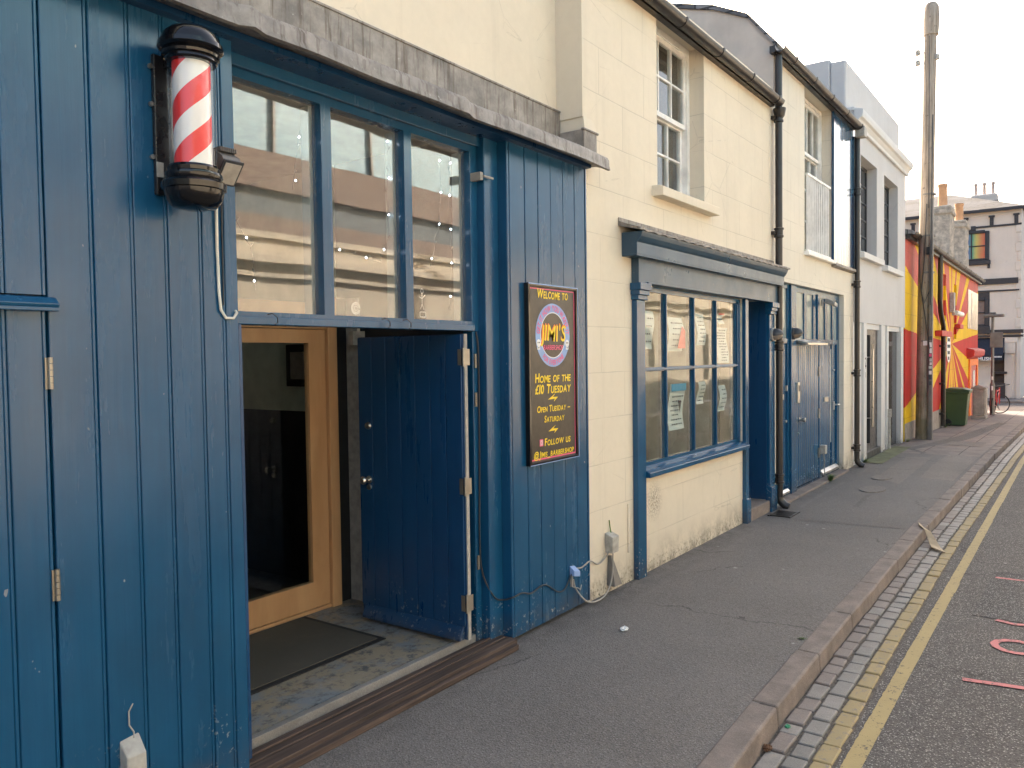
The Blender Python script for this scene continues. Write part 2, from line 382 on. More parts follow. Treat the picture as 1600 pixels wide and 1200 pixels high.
M['leaded'] = simple('dark_window_glass', (.03, .032, .034), .08, bump=.02)

M['diffuser'] = simple('lamp_diffuser', (.30, .25, .20), .35)
M['paper_tan'] = simple('tan_card', (.46, .36, .24), .8)
M['leaf_green'] = simple('green_scrap', (.02, .22, .10), .5)
M['dead_leaf'] = simple('dead_leaf', (.10, .05, .025), .8)
M['lamp_on'] = emit('lit_tube', (1.0, .82, .58), 10)
M['shopglass'] = glass_mat('shop_window_glass', (.97, .98, .97), .65, 0, .12, .05)
M['skyglass'] = glass_mat('upper_window_glass', (.35, .37, .38), 1.2, 0, .03, .02)
M['shiny_white'] = simple('glossy_white_panel', (.55, .50, .48), .15, var=.2, vs=2)
M['red_wall'] = simple('red_wall_paint', (.44, .025, .02), .5)
def fascia_mat():
    t = NT('faded_fascia_paint')
    st = t.noise(1, 5, .6, t.mapping((3, 40, 40)))
    c = t.mix(t.ramp(t.noise(3, 5), .35, .7, 0, .6), (.012, .055, .105), (.035, .065, .09))
    c = t.mix(t.ramp(t.noise(14, 6, .75), .62, .68, 0, .7), c, (.13, .135, .13))
    return t.done(c, t.ramp(t.noise(4, 3), .3, .7, .26, .42), t.bump(st, .2, .004), .5)
M['fascia'] = fascia_mat()
M['cladding'] = blue_paint('blue_cladding_paint', (.006, .05, .12), .10, .1, False)
_p = [n for n in M['cladding'].node_tree.nodes if n.type == 'BSDF_PRINCIPLED'][0]; _p.inputs['Coat Weight'].default_value = 1.0; _p.inputs['Coat Roughness'].default_value = .08; _p.inputs['Coat IOR'].default_value = 1.7
M['farslate'] = None
def farslate():
    t = NT('patchy_slates'); br = t.n('ShaderNodeTexBrick'); x, y, z = t.sep(); cb = t.n('ShaderNodeCombineXYZ'); t.l(t.math('ADD', y, t.math('MULTIPLY', x, .3)), cb.inputs[0]); t.l(z, cb.inputs[1]); t.l(cb.outputs[0], br.inputs['Vector'])
    br.inputs['Color1'].default_value = (.040, .033, .033, 1); br.inputs['Color2'].default_value = (.075, .075, .083, 1); br.inputs['Mortar'].default_value = (.03, .028, .028, 1)
    br.inputs['Scale'].default_value = 1; br.inputs['Brick Width'].default_value = .55; br.inputs['Row Height'].default_value = .085; br.inputs['Mortar Size'].default_value = .012; br.inputs['Bias'].default_value = -.35
    c = t.mix(t.ramp(t.noise(.9, 4, .6), .48, .56, 0, .75), br.outputs['Color'], (.10, .105, .12)); c = t.mix(.45, c, br.outputs['Color'])
    return t.done(c, .9, t.bump(t.math('SUBTRACT', 1.0, br.outputs['Fac']), .8, .03), .5)
M['farslate'] = farslate()
def rainbow():
    t = NT('rainbow_curtain'); x, y, z = t.sep()
    r = t.n('ShaderNodeValToRGB'); e = r.color_ramp.elements; cols = [(.55, .12, .06), (.50, .22, .08), (.50, .40, .10), (.12, .33, .20), (.10, .16, .32), (.17, .12, .28)]
    e[0].position = 0; e[0].color = cols[0] + (1,); e[1].position = 1; e[1].color = cols[-1] + (1,)
    for i in range(1, 5): q = e.new(i / 5); q.color = cols[i] + (1,)
    t.l(t.math('ADD', t.ramp(y, 4.3, 5.25), t.ramp(t.noise(2.5, 2), 0, 1, -.08, .08)), r.inputs[0])
    return t.done(r.outputs[0], .2)
M['rainbow'] = rainbow()
def mural():
    t = NT('sun_ray_mural'); x, y, z = t.sep()
    ang = t.math('MULTIPLY', t.math('ARCTAN2', t.math('SUBTRACT', z, 2.10), t.math('SUBTRACT', x, 26.26)), 180 / math.pi)
    ang = t.math('ADD', ang, t.ramp(t.noise(2, 2), 0, 1, -.4, .4))
    Y, R_ = (.70, .44, .006), (.46, .022, .018)
    # (start angle, colour) going up from -180
    seg = [(-180, R_), (-169.3, Y), (-162, R_), (-144, Y), (-129, R_), (-115, Y), (-101, R_), (-96, Y), (-84, R_), (-80, Y), (-72, R_), (-66, Y), (-58, R_), (-50, Y), (-40, R_), (-26, Y), (-23, R_), (-15.6, Y), (-6.5, R_), (3.1, Y), (15.1, R_), (26, Y), (31, R_), (48, Y), (62, R_), (70, Y), (88, R_), (95, Y), (107, R_), (128, Y), (136, R_), (148, Y), (161, R_), (167.8, Y), (178, R_)]
    # chain of comparisons keeps every edge hard
    c = None
    tog = None
    for a, col in seg[1:]:
        s_ = t.math('GREATER_THAN', ang, a); tog = s_ if tog is None else t.math('ADD', tog, s_)
    odd = t.math('MODULO', tog, 2.0)
    c = t.mix(odd, R_, Y)
    up = t.math('MULTIPLY', t.ramp(z, 2.5, 3.9), t.ramp(t.noise(1, 5, .7, t.mapping((14, 14, 1.6))), .3, .62, .2, .7))
    pink = t.mix(t.math('MULTIPLY', up, t.math('SUBTRACT', 1.0, odd)), c, (.55, .20, .16))  # upper reds: faded paint, with gloss glare painted in as pink
    c = t.mix(1.0, pink, t.ramp(t.noise(1.4, 5, .6), .3, .7, .86, 1.08), 'MULTIPLY')
    br = t.n('ShaderNodeTexBrick'); cb = t.n('ShaderNodeCombineXYZ'); t.l(x, cb.inputs[0]); t.l(z, cb.inputs[1]); t.l(cb.outputs[0], br.inputs['Vector']); br.inputs['Scale'].default_value = 1; br.inputs['Brick Width'].default_value = .9; br.inputs['Row Height'].default_value = .45; br.inputs['Mortar Size'].default_value = .008
    c = t.mix(t.math('MULTIPLY', br.outputs['Fac'], .3), c, (.25, .1, .03))
    return t.done(c, .65, t.bump(t.noise(25, 4), .2, .006), .25)
M['mural'] = mural()

# ------------------------------------------------------------------ helpers: meshes
LOC = {}
class MB:
    def __init__(s): s.v = []; s.f = []; s.mi = []
    def face(s, pts, m=0):
        i = len(s.v); s.v += [tuple(p) for p in pts]; s.f.append(tuple(range(i, i + len(pts)))); s.mi.append(m)
    def box(s, x0, x1, y0, y1, z0, z1, m=0):
        i = len(s.v)
        s.v += [(x0, y0, z0), (x1, y0, z0), (x1, y1, z0), (x0, y1, z0), (x0, y0, z1), (x1, y0, z1), (x1, y1, z1), (x0, y1, z1)]
        for q in ((0, 3, 2, 1), (4, 5, 6, 7), (0, 1, 5, 4), (1, 2, 6, 5), (2, 3, 7, 6), (3, 0, 4, 7)):
            s.f.append(tuple(i + k for k in q)); s.mi.append(m)
        return s
    def hexa(s, p, m=0):     # 8 points, bottom 4 then top 4, counter-clockwise
        i = len(s.v); s.v += [tuple(q) for q in p]
        for q in ((0, 3, 2, 1), (4, 5, 6, 7), (0, 1, 5, 4), (1, 2, 6, 5), (2, 3, 7, 6), (3, 0, 4, 7)):
            s.f.append(tuple(i + k for k in q)); s.mi.append(m)
        return s
    def prism(s, pts, ax, a, b, m=0):
        """pts: 2D polygon; ax 'x': (y,z) extruded in x; 'y': (x,z); 'z': (x,y)"""
        def P(u, v, w): return {'x': (w, u, v), 'y': (u, w, v), 'z': (u, v, w)}[ax]
        n = len(pts); i = len(s.v)
        s.v += [P(u, v, a) for u, v in pts] + [P(u, v, b) for u, v in pts]
        area = sum(pts[k][0] * pts[(k + 1) % n][1] - pts[(k + 1) % n][0] * pts[k][1] for k in range(n))
        flip = (area < 0) ^ (ax == 'y') ^ (b < a)
        lo = tuple(range(i, i + n)); hi = tuple(range(i + n, i + 2 * n))
        s.f.append(lo[::-1] if not flip else lo); s.mi.append(m)
        s.f.append(hi if not flip else hi[::-1]); s.mi.append(m)
        for k in range(n):
            q = (i + k, i + (k + 1) % n, i + n + (k + 1) % n, i + n + k)
            s.f.append(q if not flip else q[::-1]); s.mi.append(m)
        return s
    def tube(s, path, r, n=8, m=0, cap=True):
        path = [Vector(p) for p in path]; K = len(path)
        rr = r if isinstance(r, (list, tuple)) else [r] * K
        i0 = len(s.v); up = None
        for k, p in enumerate(path):
            d = (path[min(k + 1, K - 1)] - path[max(k - 1, 0)]).normalized()
            if up is None:
                up = Vector((0, 0, 1)) if abs(d.z) < .9 else Vector((1, 0, 0))
            a = d.cross(up).normalized(); b = a.cross(d).normalized(); up = b
            for j in range(n):
                t = 2 * math.pi * j / n
                s.v.append(tuple(p + (a * math.cos(t) + b * math.sin(t)) * rr[k]))
        for k in range(K - 1):
            for j in range(n):
                q = (i0 + k * n + j, i0 + k * n + (j + 1) % n, i0 + (k + 1) * n + (j + 1) % n, i0 + (k + 1) * n + j)
                s.f.append(q); s.mi.append(m)
        if cap:
            s.f.append(tuple(i0 + j for j in range(n))[::-1]); s.mi.append(m)
            s.f.append(tuple(i0 + (K - 1) * n + j for j in range(n))); s.mi.append(m)
        return s
    def lathe(s, prof, cx, cy, cz=0.0, n=24, m=0, ax='z'):
        i0 = len(s.v); K = len(prof)
        for r, h in prof:
            for j in range(n):
                t = 2 * math.pi * j / n; u, w = r * math.cos(t), r * math.sin(t)
                s.v.append({'z': (cx + u, cy + w, cz + h), 'x': (cx + h, cy + u, cz + w), 'y': (cx + w, cy + h, cz + u)}[ax])
        for k in range(K - 1):
            for j in range(n):
                q = (i0 + k * n + j, i0 + k * n + (j + 1) % n, i0 + (k + 1) * n + (j + 1) % n, i0 + (k + 1) * n + j)
                s.f.append(q); s.mi.append(m)
        s.f.append(tuple(i0 + j for j in range(n))[::-1]); s.mi.append(m)
        s.f.append(tuple(i0 + (K - 1) * n + j for j in range(n))); s.mi.append(m)
        return s
    def wall(s, X0, X1, Z0, Z1, holes, yf, yb, m=0, reveal=0):
        """a slab facing -Y with rectangular holes; reveals lined"""
        xs = sorted({X0, X1} | {h[0] for h in holes} | {h[1] for h in holes}); xs = [x for x in xs if X0 <= x <= X1]
        zs = sorted({Z0, Z1} | {h[2] for h in holes} | {h[3] for h in holes}); zs = [z for z in zs if Z0 <= z <= Z1]
        def inh(x, z): return any(h[0] < x < h[1] and h[2] < z < h[3] for h in holes)
        solid = {}
        for a in range(len(xs) - 1):
            for b in range(len(zs) - 1):
                solid[a, b] = not inh((xs[a] + xs[a + 1]) / 2, (zs[b] + zs[b + 1]) / 2)
        for (a, b), k in solid.items():
            if not k: continue
            x0, x1, z0, z1 = xs[a], xs[a + 1], zs[b], zs[b + 1]
            s.face([(x0, yf, z0), (x1, yf, z0), (x1, yf, z1), (x0, yf, z1)], m)
            s.face([(x0, yb, z0), (x0, yb, z1), (x1, yb, z1), (x1, yb, z0)], m)
            if not solid.get((a - 1, b)): s.face([(x0, yf, z0), (x0, yf, z1), (x0, yb, z1), (x0, yb, z0)], m)
            if not solid.get((a + 1, b)): s.face([(x1, yf, z0), (x1, yb, z0), (x1, yb, z1), (x1, yf, z1)], m)
            if not solid.get((a, b - 1)): s.face([(x0, yf, z0), (x0, yb, z0), (x1, yb, z0), (x1, yf, z0)], m)
            if not solid.get((a, b + 1)): s.face([(x0, yf, z1), (x1, yf, z1), (x1, yb, z1), (x0, yb, z1)], m)
        return s
    def boards(s, xs, yf, yb, z0, z1, m=0, g=.006, dep=.012, jit=.0014, rs=1, bead=True):
        """tongue-and-groove boards standing side by side: one zig-zag section extruded in z"""
        rr = random.Random(rs); pts = []
        for k in range(len(xs) - 1):
            a, b = xs[k] + g / 2, xs[k + 1] - g / 2
            ja, jb = rr.uniform(-jit, jit), rr.uniform(-jit, jit)
            if k: pts.append((xs[k], yf + dep))
            pts.append((a, yf + ja + .002)); pts.append((a + .003, yf + ja))
            if bead and b - a > .08:
                pts.append((b - .016, yf + jb)); pts.append((b - .013, yf + jb + .004)); pts.append((b - .010, yf + jb))
            pts.append((b - .003, yf + jb)); pts.append((b, yf + jb + .002))
        front = list(pts)
        for k in range(len(front) - 1):
            (xa, ya), (xb, yb_) = front[k], front[k + 1]
            s.face([(xa, ya, z0), (xb, yb_, z0), (xb, yb_, z1), (xa, ya, z1)], m)
        poly = front + [(xs[-1], yb), (xs[0], yb)]
        s.face([(x, y, z0) for x, y in poly][::-1], m); s.face([(x, y, z1) for x, y in poly], m)
        for (p, q) in (((front[-1]), (xs[-1], yb)), ((xs[-1], yb), (xs[0], yb)), ((xs[0], yb), front[0])):
            s.face([(p[0], p[1], z0), (q[0], q[1], z0), (q[0], q[1], z1), (p[0], p[1], z1)], m)
        return s
    def build(s, name, mats, parent=None, smooth=False, bevel=0, bs=2, sub=0):
        if not isinstance(mats, (list, tuple)): mats = [mats]
        mats = [M[k] if isinstance(k, str) else k for k in mats]
        off = LOC.get(parent.name, Vector()) if parent else (s.origin if hasattr(s, 'origin') else Vector())
        off = Vector(off)
        me = bpy.data.meshes.new(name)
        me.from_pydata([tuple(Vector(v) - off) for v in s.v], [], s.f)
        for k in mats: me.materials.append(k)
        me.polygons.foreach_set('material_index', s.mi)
        me.validate(); me.update()
        o = bpy.data.objects.new(name, me); COL.objects.link(o)
        if parent: o.parent = parent
        else: o.location = off
        LOC[o.name] = off
        if smooth:
            me.polygons.foreach_set('use_smooth', [True] * len(me.polygons)); me.set_sharp_from_angle(angle=R(38))
        if bevel:
            b = o.modifiers.new('bevel', 'BEVEL'); b.width = bevel; b.segments = bs; b.limit_method = 'ANGLE'; b.angle_limit = R(40)
        return o
def tag(o, label=None, cat=None, group=None, kind=None):
    if label: o['label'] = label
    if cat: o['category'] = cat
    if group: o['group'] = group
    if kind: o['kind'] = kind
    return o
def thing(name, label, cat, loc, group=None):
    o = bpy.data.objects.new(name, None); COL.objects.link(o); o.location = loc; o.empty_display_size = .2
    LOC[o.name] = Vector(loc); return tag(o, label, cat, group)
def solo(mb, name, mats, label, cat, loc, group=None, **kw):
    mb.origin = Vector(loc); return tag(mb.build(name, mats, None, **kw), label, cat, group)
def copy_tree(o, loc, label=None):
    c = o.copy(); COL.objects.link(c); c.location = loc
    if label: c['label'] = label
    def rec(a, b):
        for ch in list(a.children):
            k = ch.copy(); COL.objects.link(k); k.parent = b; rec(ch, k)
    rec(o, c); return c
def wobble(mb, amp, sc, seed=3):
    from mathutils import noise as mn
    mb.v = [tuple(Vector(v) + mn.noise_vector(Vector(v) * sc + Vector((seed, 0, 0))) * amp) for v in mb.v]

# text: letters as thin flat meshes laid on a plane facing -Y (u to +X, w to +Z)
GL = {}
def glyph(ch, off=0.0):
    k = (ch, off)
    if k not in GL:
        cu = bpy.data.curves.new('t', 'FONT'); cu.body = ch; cu.size = 1.0; cu.offset = off; cu.resolution_u = 3
        ob = bpy.data.objects.new('t', cu); COL.objects.link(ob)
        me = bpy.data.meshes.new_from_object(ob)
        vs = [tuple(v.co) for v in me.vertices]; fs = [tuple(p.vertices) for p in me.polygons]
        COL.objects.unlink(ob); bpy.data.objects.remove(ob); bpy.data.curves.remove(cu); bpy.data.meshes.remove(me)
        xs = [v[0] for v in vs] or [0, .25]
        GL[k] = (vs, fs, min(xs), max(xs))
    return GL[k]
def text(mb, s, cx, cz, y, h, width=None, m=0, off=.02, caps=True, jit=0.0, shear=.12, seed=1, arc=None, gap=.07, flip=False):
    """s centred at (cx,cz) on plane y; h = cap height; arc=(radius, centre angle deg, direction)"""
    rr = random.Random(seed); items = []; x = 0
    for ch in s:
        if ch == ' ': x += .34; items.append(None); continue
        big = 1.0
        c = ch
        if caps and ch.islower(): c = ch.upper(); big = .78
        vs, fs, a, b = glyph(c, off)
        items.append((vs, fs, a, b, x, big)); x += (b - a) * big + gap
    tot = x - gap; k = h / .70; ks = (width / (tot)) if width else k
    for it in items:
        if it is None: continue
        vs, fs, a, b, xo, big = it
        i = len(mb.v); ro = rr.uniform(-jit, jit); dz = rr.uniform(-jit, jit) * .35
        ctr = xo + (b - a) * big / 2
        for vx, vy, vz in vs:
            u = (vx - (a + b) / 2) * big; w = vy * big
            u += w * shear; w2 = w - .35 * big
            u, w2 = u * math.cos(ro) - w2 * math.sin(ro), u * math.sin(ro) + w2 * math.cos(ro)
            w = w2 + .35 * big - .35 + dz
            if arc is None:
                px, pz = cx + (ctr - tot / 2 + u) * ks, cz + w * k
            else:
                rad, a0, dr = arc
                th = R(a0) - dr * (ctr - tot / 2) * ks / rad
                ux, wz = u * ks, w * k
                c_, s_ = math.cos(th), math.sin(th)       # radial dir
                tx, tz = (s_ * dr, -c_ * dr)              # text direction
                px = cx + c_ * (rad + wz * dr) + tx * ux; pz = cz + s_ * (rad + wz * dr) + tz * ux
            mb.v.append((px, y, pz))
        for f in fs: mb.f.append(tuple(i + q for q in f)); mb.mi.append(m)
def disc(mb, cx, cz, y, r, m=0, n=40, r0=None, sx=1.0):
    for j in range(n):
        a, b = 2 * math.pi * j / n, 2 * math.pi * (j + 1) / n
        P = lambda q, t: (cx + q * math.cos(t) * sx, y, cz + q * math.sin(t))
        if r0 is None: mb.face([(cx, y, cz), P(r, a), P(r, b)], m)
        else: mb.face([P(r0, a), P(r, a), P(r, b), P(r0, b)], m)

def gz(x): return 0.0 if x < 17 else -.022 * (min(x, 52) - 17)
def kerby(x):
    pts = [(-3, 1.26), (3.4, 1.285), (5.6, 1.335), (9.4, 1.35), (13, 1.315), (16.6, 1.28), (25, 1.24), (34, 1.20), (42, 1.2)]
    for (a, ya), (b, yb) in zip(pts, pts[1:]):
        if a <= x <= b: return ya + (yb - ya) * (x - a) / (b - a)
    return pts[-1][1] if x > 0 else pts[0][1]

# =================================================================== GROUND
XS = [-4 + i * .5 for i in range(int((52 + 4) / .5) + 1)]
def strip(mb, ya, yb, za, zb, xs=XS, m=0):
    for a, b in zip(xs, xs[1:]):
        mb.face([(a, ya(a), gz(a) + za), (b, ya(b), gz(b) + za), (b, yb(b), gz(b) + zb), (a, yb(a), gz(a) + zb)], m)
g = MB(); xs = [-300, -4] + XS[1:] + [80, 400]
strip(g, lambda x: -300, lambda x: 300, -.16, -.16, xs); tag(g.build('ground', 'asph_dark'), kind='structure')
p = MB(); strip(p, lambda x: kerby(x) + .1, lambda x: 3.6, 0.0, 0.0, [x for x in XS if x <= 40.5]); tag(p.build('pavement', 'asph'), kind='structure')
r = MB(); strip(r, lambda x: -2.30, lambda x: kerby(x) + .02, -.115, -.115, [x for x in XS if x <= 40.5])
r.face([(40.5, -40, gz(40.5) - .115), (47, -40, gz(47) - .115), (47, 40, gz(47) - .115), (40.5, 40, gz(40.5) - .115)]); tag(r.build('road', 'road'), kind='structure')
p = MB(); strip(p, lambda x: -4.3, lambda x: -2.45, 0, 0, [x for x in XS if x <= 40.5]); tag(p.build('opposite_pavement', 'asph_light'), kind='structure')
p = MB(); strip(p, lambda x: -2.45, lambda x: -2.30, 0, 0, [x for x in XS if x <= 40.5]); strip(p, lambda x: -2.30, lambda x: -2.299, 0, -.13, [x for x in XS if x <= 40.5]); tag(p.build('opposite_kerb', 'kerb'), kind='structure')
p = MB(); p.box(47, 51, -40, 40, gz(49) - .3, gz(49) + .02); tag(p.build('far_pavement', 'slab', bevel=.01), kind='structure')
# flagstones on the farther pavement and round the corner
p = MB(); strip(p, lambda x: kerby(x) + .17, lambda x: 3.06, .004, .004, [16.3] + [x for x in XS if 16.3 < x < 40.5]);
p.face([(33.6, 3.06, gz(33.6) + .004), (40.4, 3.06, gz(40.4) + .004), (40.4, 14, gz(40.4) + .004), (33.6, 14, gz(33.6) + .004)]); tag(p.build('flagstone_paving', 'slab'), kind='structure')
def patch(name, pts, mt, dz):
    q = MB(); q.face([(x, y, gz(x) + dz) for x, y in pts]); return tag(q.build(name, mt), kind='structure')
patch('asphalt_patch', [(9.3, 1.53), (16.3, 1.46), (16.3, 3.05), (12.2, 3.05), (9.15, 2.9)], 'asph', .003)
patch('asphalt_patch', [(13.1, 1.50), (16.2, 1.47), (16.5, 1.95), (14.9, 2.0), (13.2, 1.95)], 'asph_light', .006)
patch('asphalt_patch', [(12.4, 2.1), (15.9, 2.15), (15.7, 2.55), (12.9, 2.5)], 'asph_light', .006)
patch('asphalt_patch', [(16.3, 2.35), (21, 1.95), (27, 1.72), (27, 1.95), (21, 2.3), (17, 2.75)], 'asph_dark', .008)
patch('asphalt_patch', [(10.3, 2.2), (11.3, 2.25), (11.25, 2.31), (10.3, 2.26)], 'asph_dark', .006)
patch('doorstep_slab', [(14.5, 2.72), (17.4, 2.72), (17.4, 3.04), (14.5, 3.04)], 'moss', .012)
patch('pale_flagstone', [(18.3, 1.62), (19.4, 1.60), (19.3, 2.25), (18.2, 2.28)], 'asph_light', .010)
patch('road_patch', [(6.9, .66), (8.4, .62), (8.4, -1.5), (6.9, -1.5)], 'road_patch', -.111)
# kerb: one run of separate stones, slightly uneven
k = MB(); x = -2.2; rk = random.Random(4)
while x < 40:
    L = rk.uniform(.86, 1.0); a, b = x + .004, x + L - .004
    j = [rk.uniform(-.006, .006) for _ in range(4)]
    ya, yb = kerby(a) + j[0], kerby(b) + j[1]; za, zb = gz(a) + .004 + j[2] * .6, gz(b) + .004 + j[3] * .6
    k.hexa([(a, ya - .012, gz(a) - .17), (b, yb - .012, gz(b) - .17), (b, yb + .15, gz(b) - .17), (a, ya + .15, gz(a) - .17),
            (a, ya, za), (b, yb, zb), (b, yb + .145, zb), (a, ya + .145, za)])
    x += L
tag(k.build('kerb', 'kerb', bevel=.014, bs=3, smooth=True), kind='structure')
# gutter of granite setts: three courses, the outermost carries the first yellow line
s = MB(); rs_ = random.Random(11)
def sett(a, b, y0, y1, z, m):
    d = .006; q = [rs_.uniform(-.005, .005) for _ in range(8)]; t = rs_.uniform(-.003, .003); z += t
    x0, x1 = a + q[0], b + q[1]
    s.hexa([(x0, y0 + q[2], z - .06), (x1, y0 + q[3], z - .06), (x1 + q[6] * .6, y1 + q[4], z - .06), (x0 + q[7] * .6, y1 + q[5], z - .06),
            (x0 + d, y0 + q[2] + d, z + q[0] * .5), (x1 - d, y0 + q[3] + d, z + q[1] * .5), (x1 + q[6] * .6 - d, y1 + q[4] - d, z + q[2] * .5), (x0 + q[7] * .6 + d, y1 + q[5] - d, z + q[3] * .5)], m)
for c, (o0, o1) in enumerate(((.115, .012), (.228, .122), (.335, .232))):
    x = 1.5 + c * .07
    while x < 40:
        L = rs_.uniform(.13, .23) if c < 2 else rs_.uniform(.16, .30)
        if x > 9.6 and c < 2:
            if c == 0: L = rs_.uniform(.2, .3)
        ky = kerby(x + L / 2)
        z = gz(x) - .099 - c * .0015
        if c == 0: m = rs_.choice([0, 0, 0, 0, 0, 2, 3])
        elif c == 1: m = rs_.choice([1, 1, 1, 1, 2]) if x < 9.6 else rs_.choice([2, 2, 1])
        else: m = 4
        sett(x, x + L - .006, ky - o0, ky - o1, z, m)
        x += L
tag(s.build('gutter_setts', ['sett_pink', 'sett_blue', 'sett_grey', 'sett_dark', 'yellow_sett'], bevel=.008, bs=3, smooth=True), kind='structure')
q = MB(); strip(q, lambda x: kerby(x) - .345, lambda x: kerby(x), -.1125, -.1125, [x for x in XS if 1 <= x <= 40]); tag(q.build('gutter_bed', 'mortar'), kind='structure')
def ragged(mb, f0, f1, x0, x1, z, amp, seed, m=0, st=.03):
    rr = random.Random(seed); x = x0; e0 = e1 = 0
    while x < x1:
        n0, n1 = rr.uniform(-amp, amp) * .4, rr.uniform(-amp, amp)
        if rr.random() < .06: e0 = rr.uniform(-amp, amp) * 2
        mb.face([(x, f0(x) + e0, gz(x) + z), (x + st, f0(x) + e0 + n0 * .3, gz(x) + z), (x + st, f1(x) + n1, gz(x) + z), (x, f1(x) + e1, gz(x) + z)], m)
        e1 = n1; e0 = e0 * .97 + n0 * .3; x += st
q = MB(); ragged(q, lambda x: .852 - .003 * max(0, x - 4), lambda x: .935 - .003 * max(0, x - 4), 1.5, 40, -.1115, .003, 3); tag(q.build('yellow_line', 'yellow'), kind='structure')
# pink surveyor's marks
q = MB()
def stroke(pts, w, z=-.1085):
    N_ = []
    for i in range(len(pts)):
        a, b_ = pts[max(i - 1, 0)], pts[min(i + 1, len(pts) - 1)]
        if pts[0] == pts[-1] and i in (0, len(pts) - 1): a, b_ = pts[-2], pts[1]
        dx, dy = b_[0] - a[0], b_[1] - a[1]; L = math.hypot(dx, dy) or 1; N_.append((-dy / L * w / 2, dx / L * w / 2))
    for (x0, y0), (x1, y1), (a, b_), (c_, d_) in zip(pts, pts[1:], N_, N_[1:]):
        q.face([(x0 - a, y0 - b_, z), (x1 - c_, y1 - d_, z), (x1 + c_, y1 + d_, z), (x0 + a, y0 + b_, z)])
stroke([(5.50, .575), (5.53, .40), (5.56, .2), (5.6, -.05)], .05)
stroke([(8.15, .60), (8.16, .4), (8.18, .1)], .045)
stroke([(6.86, .50), (6.82, .38), (6.88, .2)], .05)
stroke([(6.30 + .13 * math.cos(t * .5236) * 1.0, .34 + .13 * math.sin(t * .5236)) for t in list(range(12)) + [0]], .05)
stroke([(11.9, .50), (12.0, .2)], .06); stroke([(14.2, .46), (14.3, .2)], .06)
tag(q.build('pink_road_marks', 'redmark'), kind='structure')

# manhole covers and drain
def cover(x, y, a, b, label):
    c = MB(); n = 28
    top = [(x + a * math.cos(2 * math.pi * i / n), y + b * math.sin(2 * math.pi * i / n)) for i in range(n)]
    c.prism(top, 'z', .0, .014)
    return solo(c, 'manhole_cover', 'asph_light', label, 'manhole cover', (x, y, 0), smooth=False)
cover(11.75, 2.32, .30, .16, 'pale oval cover set in the pavement in front of the blue garage doors')
cover(12.9, 2.42, .26, .14, 'smaller pale cover in the pavement nearer the grey house')
d = MB()
for i in range(9): d.box(9.24 + i * .04, 9.26 + i * .04, 2.72, 2.94, .004, .016)
d.box(9.22, 9.62, 2.70, 2.72, .004, .016); d.box(9.22, 9.62, 2.94, 2.96, .004, .016)
solo(d, 'drain_grate', 'black_iron', 'small black drain grating in the pavement under the first downpipe', 'drain grate', (9.42, 2.83, 0))
# =================================================================== BARBERSHOP
W = 3.05
shop = thing('barbershop_building', 'blue timber barbershop front with open door, cream wall above lead roof', 'building', (1.5, 3.3, 0))
b = MB()
b.wall(-6, 5.25, 3.60, 6.1, [], 3.30, 3.55)
b.box(-6, -5.8, 3.55, 9.5, 0, 6.1); b.box(-6, 5.25, 9.5, 9.7, 0, 6.1); b.box(5.05, 5.25, 4.6, 9.5, 3.0, 6.1)
b.build('wall', 'cream', shop)
b = MB(); b.prism([(3.1, 6.0), (3.1, 6.1), (6.4, 7.3), (9.8, 6.1), (9.8, 6.0)], 'x', -6, 5.24); b.build('roof', 'slate', shop)
# left board panel with the side door in it
b = MB(); b.boards([-4.0, -3.3, -2.6, -1.9, -1.2, -.6, -.3, 0, .15, .30, .47, .62, .78, .94, 1.09, 1.24, 1.375], W + .002, W + .05, .03, 2.085, rs=5)
side = b.build('side_door', 'blue', shop)
side['label'] = 'blue boarded side door with two bare metal hinges'
b = MB(); b.box(.0, 1.40, W - .045, W, 2.085, 2.10); b.prism([(W, 2.10), (W - .045, 2.10), (W - .05, 2.112), (W - .02, 2.135), (W, 2.14)], 'x', 0, 1.40)
b.build('drip_moulding', 'blue', side, bevel=.003)
for zc in (1.86, 1.085):
    b = MB()
    for i in range(5): b.lathe([(.009, -.056 + i * .0235), (.009, -.056 + i * .0235 + .0215)], 1.378, W - .008, zc, 10)
    b.box(1.362, 1.378, W - .003, W + .004, zc - .056, zc + .058); b.build('hinge', 'brass', side, smooth=True)
b = MB(); b.boards([1.38, 1.553, 1.712, 1.857, 2.012, 2.120, 2.185], W, W + .05, .03, 3.34, rs=2)
b.boards([-4, -.6, -.3, 0, .15, .30, .47, .62, .78, .94, 1.09, 1.24, 1.378], W, W + .05, 2.145, 3.34, rs=3)
b.build('board_panel', 'blue', shop)
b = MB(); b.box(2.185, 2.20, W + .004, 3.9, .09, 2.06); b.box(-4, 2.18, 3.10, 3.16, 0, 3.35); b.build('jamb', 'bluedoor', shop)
# transom window frame
F0, F1 = 3.18, 3.25
b = MB()
b.wall(2.19, 4.085, 2.066, 3.34, [(2.262, 2.795, 2.128, 3.205), (2.862, 3.41, 2.128, 3.205), (3.472, 4.015, 2.128, 3.205)], F0, F1)
for x0, x1 in ((2.262, 2.795), (2.862, 3.41), (3.472, 4.015)):
    pass
b.box(2.19, 4.02, F0 - .022, F0 - .001, 2.066, 2.105); b.box(2.19, 4.085, F0 - .03, F0 - .001, 3.245, 3.34)
fr = b.build('window_frame', 'blue', shop, bevel=.004)
for x0, x1 in ((2.262, 2.795), (2.862, 3.41), (3.472, 4.015)):
    b = MB(); b.box(x0, x1, F0 + .045, F0 + .049, 2.128, 3.205); b.build('window_pane', 'glass', shop)
    b = MB(); b.box(x0, x0 + .022, F1 + .001, F1 + .06, 2.128, 3.205); b.box(x1 - .022, x1, F1 + .001, F1 + .06, 2.128, 3.205); b.build('inner_bead', 'frost', shop)
